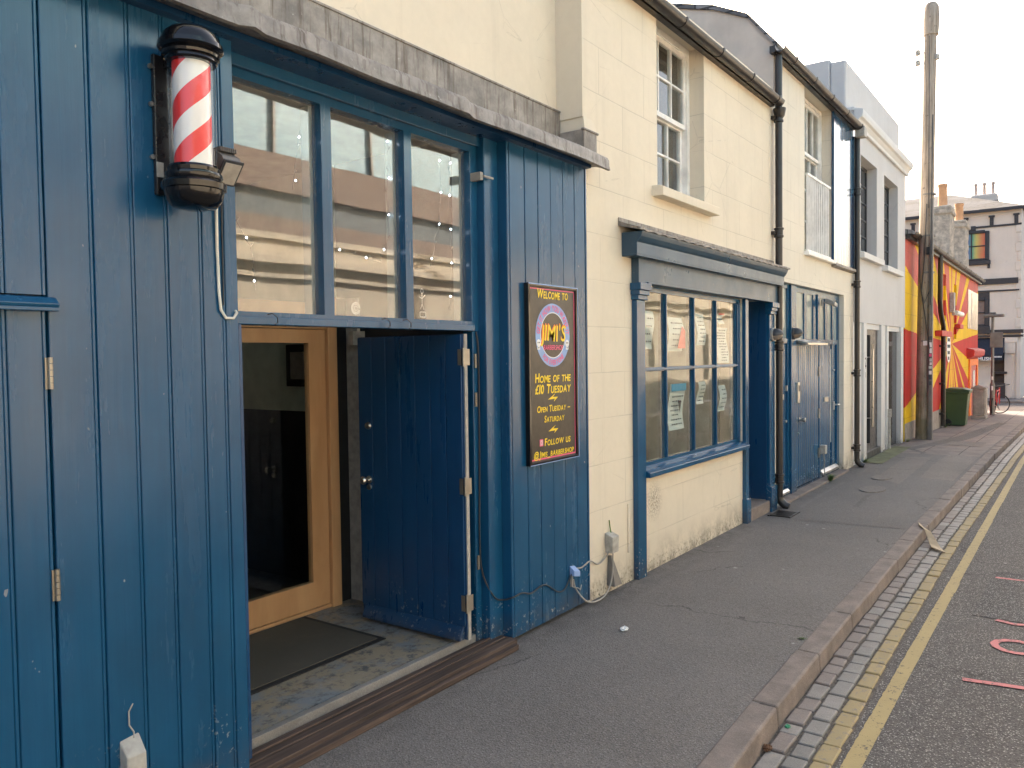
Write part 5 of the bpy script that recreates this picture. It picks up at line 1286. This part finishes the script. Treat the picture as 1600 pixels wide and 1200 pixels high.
b = MB(); b.box(30.2, 33.2, 3.05, WY - .001, 2.62, 3.92); b.box(31.2, 31.9, 3.04, 3.0495, 2.7, 3.85); solo(b, 'white_hoarding', M['shiny_white'], 'glossy pale panel high at the far end of the painted wall', 'panel', (31.5, 3.05, 2.62), bevel=.01)
def stack(x0, x1, y0, y1, z0, z1, potz, potr, label, seed):
    t = thing('chimney_stack', label, 'chimney', ((x0 + x1) / 2, (y0 + y1) / 2, z0), 'rough chimneys above the painted wall')
    b = MB(); b.box(x0, x1, y0, y1, z0, z1)
    bm = bmesh.new(); me = bpy.data.meshes.new('t'); me.from_pydata(b.v, [], b.f); bm.from_mesh(me); bmesh.ops.subdivide_edges(bm, edges=bm.edges, cuts=14, use_grid_fill=True)
    b2 = MB(); bm.verts.ensure_lookup_table(); b2.v = [tuple(v.co) for v in bm.verts]; b2.f = [tuple(v.index for v in f.verts) for f in bm.faces]; b2.mi = [0] * len(b2.f); bm.free(); bpy.data.meshes.remove(me)
    wobble(b2, .035, 4, seed); b2.build('shaft', 'flint', t)
    b = MB(); b.box(x0 - .06, x1 + .06, y0 - .05, y1 + .05, z1 - .16, z1 - .03); b.box(x0 - .02, x1 + .02, y0 - .02, y1 + .02, z1 - .03, z1 + .08); wobble(b, .02, 3, seed); b.build('coping', 'flint', t, bevel=.03)
    b = MB(); b.lathe([(potr * 1.15, 0), (potr, .05), (potr * .92, potz * .85), (potr * 1.08, potz * .9), (potr * 1.05, potz)], (x0 + x1) / 2, (y0 + y1) / 2, z1 + .07, 16); b.build('chimney_pot', 'terracotta', t, smooth=True)
stack(27.0, 27.9, 3.22, 3.72, 4.4, 6.15, .72, .13, 'taller whitish chimney next to the wooden pole', 3)
stack(30.0, 31.0, 3.13, 3.60, 4.4, 6.1, .62, .13, 'shorter flaking chimney right of the taller one', 8)
# =================================================================== UTILITY POLE
zb = gz(19.9)
pole = thing('utility_pole', 'tall weathered wooden utility pole on the pavement by the painted wall', 'utility pole', (19.9, 2.70, zb))
b = MB(); b.tube([(19.9, 2.70, zb - .05), (19.9, 2.66, 4.0), (19.9, 2.61, 7.0), (19.9, 2.585, 8.75)], [.155, .145, .13, .125], 20); b.tube([(19.9, 2.575, 8.75), (19.9, 2.57, 9.05), (19.9, 2.57, 9.35), (19.9, 2.57, 9.44)], [.15, .165, .15, .10], 20)
b.build('shaft', 'poleWood', pole, smooth=True)
b = MB(); b.prism([(19.86, 2.50), (19.76, 2.52), (19.74, 2.56), (19.76, 2.60), (19.80, 2.56)], 'z', zb, 2.9)
b.hexa([(19.72, 2.50, zb), (19.80, 2.50, zb), (19.80, 2.57, zb), (19.72, 2.57, zb), (19.72, 2.49, 5.2), (19.80, 2.49, 5.2), (19.80, 2.55, 5.2), (19.72, 2.55, 5.2)])
b.build('cable_cover', 'galv', pole)
b = MB()
def loop(pts, r_=.011): b.tube(pts, r_, 6)
loop([(19.74, 2.62, 5.1), (19.72, 2.66, 3.9), (19.73, 2.72, 3.2), (19.72, 2.66, 2.95), (19.74, 2.56, 3.2), (19.74, 2.53, 4.6)])
loop([(19.73, 2.78, 4.5), (19.70, 2.74, 3.4), (19.70, 2.62, 2.5), (19.72, 2.55, 2.0), (19.74, 2.54, 1.2)])
loop([(19.73, 2.51, 7.0), (19.72, 2.53, 4.0), (19.72, 2.54, 2.9)]); loop([(19.74, 2.585, 8.7), (19.73, 2.58, 5)], .008)
b.build('cable', 'cable_dark', pole, smooth=True)
for i, z in enumerate((5.3, 4.4, 3.6, 2.1)):
    b = MB(); b.lathe([(.15, 0), (.155, .0), (.155, .035), (.15, .035)], 19.9, 2.70 - .017 * z, z, 20); b.build('strap', 'galv', pole)
for (dy, dz) in ((.24, 8.42), (.24, 8.2), (-.14, 8.25)):
    b = MB(); b.tube([(19.9, 2.59, dz), (19.86, 2.59 + dy * .8, dz - .02)], .012, 6); b.build('insulator_arm', 'galv', pole)
    b = MB(); b.lathe([(.02, -.06), (.055, -.05), (.05, 0), (.06, .02), (.035, .06), (.01, .07)], 19.86, 2.59 + dy, dz, 12); b.build('insulator', 'white_plastic', pole, smooth=True)
b = MB(); b.box(19.70, 19.74, 2.56, 2.62, 4.0, 4.16); b.build('junction_box', 'black_plastic', pole)
rr = random.Random(5); zz = 1.15
for i in range(10):
    h = rr.uniform(.05, .11); c_ = rr.choice(['sign_white', 'sign_white', 'sign_blue', 'paper', 'sign_pink', 'ink'])
    b = MB(); b.box(19.712, 19.7185, 2.505, 2.505 + rr.uniform(.04, .065), zz, zz + h); b.build('sticker', c_, pole); zz += h + rr.uniform(.01, .05)
b = MB(); b.box(19.742, 19.7445, 2.60, 2.68, 2.02, 2.12); b.build('notice', 'sign_white', pole)
pole.location += Vector((-.25, .15, 0))
# =================================================================== BIN, CABINET, POST, BICYCLE
bx, by = 25.0, 2.80; zb = gz(bx)
wb_ = thing('wheelie_bin', 'dark green wheelie bin standing by the painted wall behind the pole', 'wheelie bin', (bx, by, zb))
b = MB(); b.hexa([(bx - .25, by - .24, zb + .03), (bx + .25, by - .24, zb + .03), (bx + .25, by + .20, zb + .03), (bx - .25, by + .20, zb + .03), (bx - .33, by - .32, zb + .96), (bx + .33, by - .32, zb + .96), (bx + .33, by + .26, zb + .96), (bx - .33, by + .26, zb + .96)])
b.build('body', 'green_bin', wb_, bevel=.02)
b = MB(); b.box(bx - .355, bx + .355, by - .345, by + .28, zb + .90, zb + .965); b.build('rim', 'green_bin', wb_, bevel=.012)
b = MB(); b.prism([(by - .37, zb + .968), (by - .37, zb + .995), (by - .2, zb + 1.04), (by + .15, zb + 1.05), (by + .30, zb + 1.01), (by + .30, zb + .968)], 'x', bx - .36, bx + .36); b.build('lid', 'green_bin', wb_, bevel=.012)
b = MB(); b.tube([(bx - .28, by + .33, zb + .98), (bx + .28, by + .33, zb + .98)], .015, 8); b.box(bx - .28, bx - .24, by + .28, by + .34, zb + .94, zb + 1.0); b.box(bx + .24, bx + .28, by + .28, by + .34, zb + .94, zb + 1.0); b.build('handle', 'green_bin', wb_)
for sx_ in (-1, 1):
    b = MB(); b.lathe([(.02, -.025), (.09, -.025), (.10, -.015), (.10, .015), (.09, .025), (.02, .025)], bx + sx_ * .275, by + .17, zb + .10, 18, ax='x'); b.build('wheel', 'rubber', wb_, smooth=True)
cxx, cyy = 29.2, 2.62; zc = gz(cxx)
cb_ = thing('street_cabinet', 'grey weathered street cabinet standing between the green bin and the post', 'street cabinet', (cxx, cyy, zc))
b = MB(); b.box(cxx - .38, cxx + .38, cyy - .20, cyy + .20, zc, zc + .10); b.build('base', 'cab', cb_, bevel=.015)
b = MB(); b.box(cxx - .34, cxx + .34, cyy - .17, cyy + .17, zc + .10, zc + .95); b.build('body', 'cab', cb_, bevel=.02)
b = MB(); b.prism([(cyy - .21, zc + .95), (cyy - .21, zc + 1.0), (cyy, zc + 1.08), (cyy + .21, zc + 1.0), (cyy + .21, zc + .95)], 'x', cxx - .38, cxx + .38); b.build('top', 'cab', cb_, bevel=.015)
b = MB(); b.box(cxx - .31, cxx - .01, cyy - .19, cyy - .171, zc + .16, zc + .90); b.box(cxx + .01, cxx + .31, cyy - .19, cyy - .171, zc + .16, zc + .90); b.box(cxx - .36, cxx - .341, cyy - .12, cyy + .12, zc + .18, zc + .88); b.build('door', 'cab', cb_, bevel=.008)
lx, ly = 31.7, 2.47; zl = gz(lx)
lp = thing('sign_post', 'grey metal sign post with a plain plate, standing beside the bicycle', 'sign post', (lx, ly, zl))
b = MB(); b.tube([(lx, ly, zl), (lx, ly, zl + 1.05)], .075, 14); b.tube([(lx, ly, zl + 1.04), (lx, ly, zl + 1.12), (lx, ly, 3.05)], [.075, .048, .045], 14); b.build('post', 'galv', lp, smooth=True)
b = MB(); b.box(lx - .05, lx - .03, ly - .30, ly + .08, 1.98, 2.50); b.build('plate', 'galv', lp, bevel=.01)
b = MB(); b.box(lx - .15, lx + .15, ly - .34, ly + .28, 3.02, 3.12); b.box(lx - .10, lx + .10, ly - .10, ly + .10, 3.12, 3.19); b.build('head', 'galv', lp, bevel=.03)
b = MB(); b.box(lx - .082, lx - .076, ly - .03, ly + .03, zl + .85, zl + 1.0); b.box(lx - .052, lx - .046, ly - .025, ly + .025, zl + 1.2, zl + 1.32); b.build('sticker', 'sign_white', lp)
# bicycle leaning on the post
bkx, bky = 32.35, 2.36; zk = gz(bkx)
bk = thing('bicycle', 'red bicycle leaning behind the grey sign post', 'bicycle', (bkx, bky, zk))
def BP(u, w, lean=.0): return (bkx + u, bky + .05 + w * -.05 - .10 * u, zk + w)
def wheel(u):
    b = MB(); n = 28; b.tube([BP(u + .33 * math.cos(2 * math.pi * i / n), .335 + .33 * math.sin(2 * math.pi * i / n)) for i in range(n + 1)], .018, 8); w_ = b.build('wheel', 'rubber', bk, smooth=True)
    b = MB(); c0 = BP(u, .335)
    for i in range(14): b.tube([c0, BP(u + .32 * math.cos(2 * math.pi * i / 14), .335 + .32 * math.sin(2 * math.pi * i / 14))], .0025, 4)
    b.build('spokes', 'steel', w_)
wheel(-.50)
b = MB(); n = 28; fx = BP(.52, .335)
b.tube([(fx[0] + .33 * math.cos(2 * math.pi * i / n) * .45, fx[1] - .33 * math.cos(2 * math.pi * i / n) * .88, fx[2] + .33 * math.sin(2 * math.pi * i / n)) for i in range(n + 1)], .02, 8); b.build('wheel', 'rubber', bk, smooth=True)
b = MB()
for p_, q_ in (((-.50, .335), (-.06, .30)), ((-.50, .335), (-.18, .78)), ((-.06, .30), (-.20, .86)), ((-.06, .30), (.36, .74)), ((-.18, .80), (.34, .84)), ((.33, .92), (.40, .66))): b.tube([BP(*p_), BP(*q_)], .019, 8)
b.tube([BP(.40, .66), (fx[0], fx[1], fx[2])], .016, 8); b.build('frame', 'red', bk, smooth=True)
b = MB(); h_ = BP(.32, .98); b.tube([BP(.34, .9), h_], .014, 8); b.tube([(h_[0] - .1, h_[1] + .26, h_[2] - .02), (h_[0], h_[1], h_[2]), (h_[0] + .1, h_[1] - .30, h_[2] + .05)], .014, 8); b.build('handlebar', 'black_plastic', bk, smooth=True)
b = MB(); s_ = BP(-.21, .93); b.hexa([(s_[0] - .14, s_[1] - .07, s_[2]), (s_[0] + .13, s_[1] - .02, s_[2]), (s_[0] + .13, s_[1] + .02, s_[2]), (s_[0] - .14, s_[1] + .07, s_[2]), (s_[0] - .14, s_[1] - .06, s_[2] + .05), (s_[0] + .12, s_[1] - .015, s_[2] + .03), (s_[0] + .12, s_[1] + .015, s_[2] + .03), (s_[0] - .14, s_[1] + .06, s_[2] + .05)]); b.tube([BP(-.20, .84), s_], .012, 6); b.build('saddle', 'black_plastic', bk, bevel=.01)
b = MB(); c0 = BP(-.06, .30); b.lathe([(.01, -.008), (.09, -.006), (.09, .006), (.01, .008)], c0[0], c0[1] - .04, c0[2], 16, ax='y'); b.tube([(c0[0], c0[1] - .06, c0[2]), (c0[0] + .06, c0[1] - .09, c0[2] - .15)], .01, 6); b.tube([(c0[0], c0[1] + .05, c0[2]), (c0[0] - .06, c0[1] + .09, c0[2] + .15)], .01, 6); b.build('pedals', 'dark_grey', bk)
# =================================================================== FAR CORNER BUILDING
FX = 50.0; gf_ = gz(FX)
far = thing('corner_building', 'cream corner building with black trim, slate roof and dark awning, closing the street', 'building', (FX + 4, 5, gf_))
b = MB()
b.wall(2.62, 12.0, gf_ - .1, 9.40, [], 0, .3)     # built facing -Y then turned to face the camera along X
def turn(mb): mb.v = [(FX + y, x, z) for x, y, z in mb.v]; mb.f = [f[::-1] for f in mb.f]
holes_f = [(3.95, 5.45, 4.35 + .0, 4.35)]
b = MB(); b.wall(2.62, 28.0, gf_ - .1, 9.40, [(3.35, 3.92, -.55, 1.75), (4.62, 6.4, -.55, 1.95)], 0, .4); turn(b)  # wall and roof lengthened out of view to keep sun off the junction
b.box(FX + .4, FX + 12, 27.8, 28, gf_, 9.4); b.box(FX + .401, FX + 12, 2.62, 2.9, gf_, 9.4)
b.build('wall', 'far_cream', far)
b = MB()      # hipped slate roof
EZ, RZ = 9.42, 11.05
P = {'a': (FX - .25, 2.35, EZ), 'b': (FX - .25, 28.3, EZ), 'c': (FX + 12, 28.3, EZ), 'd': (FX + 12, 2.35, EZ), 'r0': (FX + 5.5, 6.6, RZ + .35), 'r1': (FX + 5.5, 24, RZ + .35)}
b.face([P['a'], P['b'], P['r1'], P['r0']][::-1]); b.face([P['b'], P['c'], P['r1']][::-1]); b.face([P['c'], P['d'], P['r0'], P['r1']][::-1]); b.face([P['d'], P['a'], P['r0']][::-1]); b.face([P['a'], P['d'], P['c'], P['b']][::-1])
b.build('roof', M['farslate'], far)
b = MB(); b.prism([(2.3, 9.55), (4.2, 10.65), (4.2, 10.3), (2.3, 9.5)], 'x', FX + 9, FX + 14); b.prism([(-3.0, 9.2), (-3.0, 10.6), (2.0, 10.95), (4.8, 10.55), (4.8, 9.2)], 'x', FX + 13, FX + 20); b.build('rear_roof', 'slate', far)
b = MB(); b.box(FX - .33, FX - .24, 2.3, 28.3, EZ - .14, EZ + .02); b.build('gutter', 'far_black', far)
b = MB(); b.box(FX - .02, FX - .001, 2.62, 12, 9.1, 9.28); b.build('eaves_board', 'far_cream', far)
def bars(name, lst, mt='far_black', d=.06):
    b = MB()
    for (y0, y1, z0, z1) in lst: b.box(FX - d, FX - .001, y0, y1, z0, z1)
    return b.build(name, mt, far)
bars('string_course', [(2.62, 12, 8.48, 8.58)]); bars('string_course', [(2.75, 12, 5.42, 5.72)], d=.12); bars('string_course', [(2.70, 12, 5.03, 5.11)]); bars('string_course', [(2.5, 12, 2.78, 2.98)], d=.2); bars('string_course', [(2.5, 12, 2.58, 2.70)], d=.14)
for y in (2.86, 3.98, 5.2, 6.5, 7.78): 
    b = MB(); b.box(FX - .08, FX - .001, y - .09, y + .09, 8.5815, 9.09); b.box(FX - .12, FX - .001, y - .14, y + .14, 9.0, 9.095); b.build('timber_strut', 'far_black', far)
def farwin(y0, y1, z0, z1, mt):
    b = MB(); w_ = .20
    b.box(FX - .12, FX - .001, y0 - w_, y0, z0 - .1, z1 + .1); b.box(FX - .12, FX - .001, y1, y1 + w_, z0 - .1, z1 + .1); b.box(FX - .14, FX - .001, y0, y1, z1, z1 + .16); b.box(FX - .16, FX - .001, y0 - w_ * 1.3, y1 + w_ * 1.3, z0 - .35, z0 - .1001); b.box(FX - .13, FX - .001, y0, y1, z0 - .1, z0)
    b.box(FX - .10, FX - .001, y0 - w_ * 1.2, y0 - w_ * .6, z0 - .55, z0 - .351); b.box(FX - .10, FX - .001, (y0 + y1) / 2 - .2, (y0 + y1) / 2 + .2, z1 + .161, z1 + .42)
    b.box(FX - .08, FX - .001, (y0 + y1) / 2 - .03, (y0 + y1) / 2 + .03, z0, z1); b.box(FX - .078, FX - .001, y0, y1, (z0 + z1) / 2 - .03, (z0 + z1) / 2 + .03)
    f = b.build('window', 'far_black', far, bevel=.04); b = MB(); b.box(FX - .03, FX - .0005, y0, y1, z0, z1); b.build('pane', mt, f)
farwin(4.28, 5.55, 6.85, 8.20, M['rainbow']); farwin(7.4, 8.6, 6.85, 8.20, 'leaded')
farwin(4.28, 5.4, 3.3, 4.55, 'opp_brown')
b = MB(); b.box(FX - .02, FX - .001, 4.05, 6.4, 2.99, 5.02); b.build('dark_bay', 'far_black', far)
b = MB(); b.box(FX + .3, FX + .36, 3.35, 6.4, -.75, 1.95); b.build('shopfront_recess', 'far_black', far)
b = MB(); b.box(FX - .06, FX + .25, 3.92, 4.62, gf_, 1.9); b.build('shop_pier', 'far_cream', far)
b = MB(); b.box(FX - .1, FX + .25, 3.30, 3.92, gf_, .12); b.box(FX - .16, FX + .25, 3.22, 3.96, .62, .74); b.build('shop_stall', 'far_black', far)
b = MB(); b.box(FX - .10, FX - .001, 2.85, 3.34, 1.72, 2.56); b.box(FX - .14, FX - .001, 2.75, 3.34, 2.3, 2.56); b.box(FX - .12, FX - .001, 2.62, 2.80, gf_, 2.3); b.build('fascia', 'far_cream', far)
b = MB(); b.prism([(0, 2.55), (-.9, 1.52), (-.9, 1.40), (-.86, 1.40), (0, 2.45)], 'y', 3.36, 7.0); b.v = [(FX + x, y, z) for x, y, z in b.v]; aw = b.build('awning', 'navy', far)
b = MB(); b.box(0, 3.6, 0, .01, 1.36, 1.66); b.v = [(FX - .915 + y, 3.36 + x, z) for x, y, z in b.v]; b.build('awning_valance', 'navy', far)
b = MB(); text(b, 'THE MUSIC', 0, 0, 0, .17, 1.25, off=.03, caps=False, shear=0); text(b, 'ROOMS', 0, 0, 0, .001, .001) if False else None
b.v = [(FX - .93, 4.42 - x, 1.44 + z) for x, y, z in b.v]; b.build('awning_lettering', 'sign_white', far)
b = MB()
for i in range(7): b.box(FX - .93, FX - .918, 3.42 + i * .062, 3.46 + i * .062, 1.50, 1.58)
b.build('small_lettering', 'sign_white', far)
b = MB()
for i in range(12): b.box(FX - .05, FX - .001, 2.62, 2.62 + (.16 if i % 2 else .26), 3.1 + i * .5, 3.1 + i * .5 + .46)
b.build('corner_quoins', 'far_cream', far, bevel=.02)
ch = thing('long_chimney', 'wide low chimney stack with three pale pots on the slate roof', 'chimney', (FX + 6, 4.3, 10.2))
b = MB(); b.box(FX + 5.6, FX + 6.4, 4.15, 5.55, 9.9, 11.25); b.build('stack', 'gable', ch, bevel=.12, bs=4)
b = MB(); b.box(FX + 5.55, FX + 6.45, 4.1, 5.6, 10.75, 10.88); b.build('band', 'gable', ch, bevel=.03)
for y in (4.40, 4.85, 5.30):
    b = MB(); b.lathe([(.13, 0), (.10, .1), (.08, .6), (.11, .65), (.11, .72), (.08, .78)], FX + 6, y, 11.2, 12); b.build('chimney_pot', 'palepot', ch, smooth=True)
# =================================================================== THE OTHER SIDE OF THE STREET (seen in glass and gloss paint)
OY = -4.3
opp = thing('opposite_terrace', 'sunlit cream rendered building across the street with moulded cornice', 'building', (16, -5, 0))
b = MB(); hs = [(x, x + 1.3, 1.0, 2.6) for x in (5.5, 10.5, 15.5, 20.5, 25.5, 30.5)]
b.wall(-6, 36, -.6, 3.92, hs, 0, .3); b.v = [(x, OY - y, z) for x, y, z in b.v]; b.f = [f[::-1] for f in b.f]; b.build('wall', 'opp_cream', opp)
for h in hs: b = MB(); b.box(h[0], h[1], OY - .25, OY - .2, h[2], h[3]); b.build('window', 'leaded', opp)
b = MB(); b.box(-6, 36, OY + .001, OY + .28, 3.46, 3.56); b.box(-6, 36, OY + .001, OY + .2, 3.5601, 3.64); b.box(-6, 36, OY + .001, OY + .12, 3.24, 3.31); b.box(-6, 36, OY + .001, OY + .1, 3.86, 3.96); b.build('cornice', 'opp_cream', opp)
b = MB(); b.box(-6, 36, OY - 9, OY - .301, -.6, 3.8); b.build('flat_roof', 'lead', opp)
ob = thing('opposite_offices', 'blue glazed and brown clad offices rising behind the cream terrace opposite', 'building', (12, -9, 3.8))
b = MB(); b.box(-6, 18.5, -16, -8.0, 3.81, 5.05); b.box(-6, 18.5, -15.99, -7.9, 5.6, 6.4); b.build('cladding', 'opp_brown', ob)
b = MB(); b.box(-6, 18.4, -15.8, -8.1, 5.051, 5.599); b.build('window_band', 'opp_window', ob)
b = MB(); b.box(-6, 18.4, -15.8, -8.3, 6.401, 10.2); b.build('glazing', 'opp_glass', ob)
b = MB()
for i in range(14): b.box(-5 + i * 1.5, -4.93 + i * 1.5, -8.28, -8.2, 6.41, 10.2)
b.box(-6, 14.5, -8.26, -8.22, 9.0, 9.06); b.build('mullion', 'galv', ob)
# parked cars across the road
def car(x, y, label, paint):
    t = thing('parked_car', label, 'car', (x, y, gz(x) - .115), 'cars parked across the road'); z = gz(x) - .115
    L, Wd = 4.1, 1.72
    side_ = [(-2.05, .30), (-2.05, .62), (-1.95, .78), (-1.1, .93), (-.55, .98), (1.35, 1.0), (1.95, .92), (2.05, .70), (2.05, .32)]
    b = MB(); b.prism([(x + u, z + w) for u, w in side_], 'y', y - Wd / 2, y + Wd / 2); b.build('body', paint, t, smooth=True, bevel=.09, bs=4)
    cab = [(-1.05, .93), (-.35, 1.40), (.2, 1.46), (1.2, 1.40), (1.75, .97)]
    b = MB(); n = len(cab); lo = [(x + u, y - .80, z + w) if k in (0, n - 1) else (x + u, y - .62, z + w) for k, (u, w) in enumerate(cab)]; hi = [(p_[0], 2 * y - p_[1], p_[2]) for p_ in lo]
    for k in range(n): q_ = (k + 1) % n; b.face([lo[k], hi[k], hi[q_], lo[q_]])
    b.face(lo); b.face(hi[::-1]); b.build('cabin_glass', 'car_glass', t, bevel=.03)
    b = MB(); b.face([(p_[0], p_[1], p_[2] + .012) for p_ in (lo[1], hi[1], hi[2], lo[2])]); b.face([(p_[0], p_[1], p_[2] + .012) for p_ in (lo[2], hi[2], hi[3], lo[3])]); b.build('roof', paint, t)
    for u in (-1.3, 1.28):
        for sy in (-1, 1):
            b = MB(); b.lathe([(.05, -.10), (.28, -.10), (.32, -.07), (.32, .07), (.28, .10), (.05, .10)], x + u, y + sy * .78, z + .32, 24, ax='y'); w_ = b.build('wheel', 'rubber', t, smooth=True)
            b = MB(); b.lathe([(.02, -.11), (.19, -.105), (.20, .105), (.02, .11)], x + u, y + sy * .785, z + .32, 16, ax='y'); b.build('rim', 'steel', w_)
    for sy in (-1, 1):
        b = MB(); b.hexa([(x - 2.07, y + sy * .6 - .18, z + .58), (x - 1.9, y + sy * .6 - .18, z + .58), (x - 1.9, y + sy * .6 + .18, z + .58), (x - 2.07, y + sy * .6 + .18, z + .58), (x - 2.02, y + sy * .6 - .18, z + .74), (x - 1.85, y + sy * .6 - .18, z + .76), (x - 1.85, y + sy * .6 + .18, z + .76), (x - 2.02, y + sy * .6 + .18, z + .74)]); b.build('headlight', 'headlight', t, bevel=.02)
        b = MB(); b.box(x - .85, x - .68, y + sy * .93 - .07, y + sy * .93 + .07, z + .95, z + 1.07); b.build('door_mirror', paint, t, bevel=.03)
    b = MB(); b.box(x - 2.09, x - 2.06, y - .26, y + .26, z + .40, z + .51); b.build('number_plate', 'sign_white', t)
car(16.0, -1.35, 'black car parked nearest across the road', 'car_black'); car(21.3, -1.35, 'silver car parked behind the black one across the road', 'car_silver')
# =================================================================== LITTER AND WEEDS
def blob(x, y, z, s_, name, mt, label, cat, seed):
    bm = bmesh.new(); bmesh.ops.create_icosphere(bm, subdivisions=3, radius=1); rr = random.Random(seed)
    from mathutils import noise as mn
    m = MB(); m.v = []
    for v in bm.verts:
        c_ = Vector((v.co.x * s_[0], v.co.y * s_[1], (v.co.z + .7) * s_[2])) * (1 + .45 * mn.noise(v.co * 2.3 + Vector((seed, 0, 0)))); m.v.append((x + c_.x, y + c_.y, z + max(0, c_.z)))
    m.f = [tuple(q_.index for q_ in f.verts) for f in bm.faces]; m.mi = [0] * len(m.f); bm.free()
    return solo(m, name, mt, label, cat, (x, y, z))
blob(4.86, 2.55, .001, (.034, .026, .014), 'crumpled_tissue', 'sign_white', 'crumpled white tissue lying alone on the pavement', 'tissue', 3)
b = MB(); pts = [(9.60, 1.42, .01), (9.45, 1.38, .012), (9.3, 1.30, .0), (9.15, 1.24, -.05), (9.0, 1.19, -.085), (8.85, 1.14, -.09)]
for i, (p0, p1) in enumerate(zip(pts, pts[1:])):
    w0, w1 = .012 + .012 * i, .012 + .012 * (i + 1)
    b.hexa([(p0[0] - w0, p0[1] - w0, p0[2]), (p1[0] - w1, p1[1] - w1, p1[2]), (p1[0] + w1, p1[1] + w1, p1[2] + .01), (p0[0] + w0, p0[1] + w0, p0[2] + .01), (p0[0] - w0, p0[1] - w0, p0[2] + .008), (p1[0] - w1, p1[1] - w1, p1[2] + .008), (p1[0] + w1, p1[1] + w1, p1[2] + .018), (p0[0] + w0, p0[1] + w0, p0[2] + .018)])
solo(b, 'cardboard_strip', 'paper_tan', 'torn tan cardboard strip hanging over the kerb into the gutter', 'cardboard', pts[0])
for (x, y, s_, lab) in ((4.25, 1.29, .018, 'tiny green scrap in the gutter under the nearest kerb stones'), ):
    blob(x, y - .03, -.10, (s_, s_ * .8, .008), 'green_scrap', 'leaf_green', lab, 'litter', 5)
blob(3.95, 1.27, -.10, (.03, .02, .015), 'dead_leaf', 'dead_leaf', 'brown dead leaf in the gutter at the foot of the kerb', 'dead leaf', 9)
def weed(x, y, n, h, label, spread=.12, along=0.0):
    rr = random.Random(int(x * 10)); m = MB(); z = gz(x)
    for i in range(n):
        a = rr.uniform(0, 2 * math.pi); q_ = rr.uniform(.3, 1) * spread; bx_, by_ = x + rr.uniform(-1, 1) * (spread * .4 + along), y + rr.uniform(-.02, .02); L = h * rr.uniform(.5, 1); w = rr.uniform(.003, .007)
        tx, ty = bx_ + q_ * math.cos(a), by_ - abs(q_ * math.sin(a)); mx_, my_ = (bx_ + tx) / 2, (by_ + ty) / 2
        m.face([(bx_ - w, by_, z), (bx_ + w, by_, z), (mx_ + w, my_, z + L * .8), (mx_ - w, my_, z + L * .8)]); m.face([(mx_ - w, my_, z + L * .8), (mx_ + w, my_, z + L * .8), (tx, ty, z + L)])
    return solo(m, 'weed', 'leaf', label, 'weed', (x, y, z), 'weeds at the foot of the walls')
weed(12.2, 3.0, 160, .13, 'bright green weed at the foot of the blue garage doors', .14)
weed(14.6, 3.02, 110, .09, 'low weed beside the bottom of the second downpipe', .16)
weed(18.7, 3.02, 90, .09, 'weed where the grey house meets the painted wall', .14)
weed(24.0, 2.95, 120, .14, 'straggling weed behind the wheels of the green bin', .25)
weed(9.95, 3.0, 40, .04, 'tiny weed tuft beside the drain grating', .08)
weed(5.35, 1.50, 26, .018, 'tiny weed tuft in the joint behind the kerb', .03)
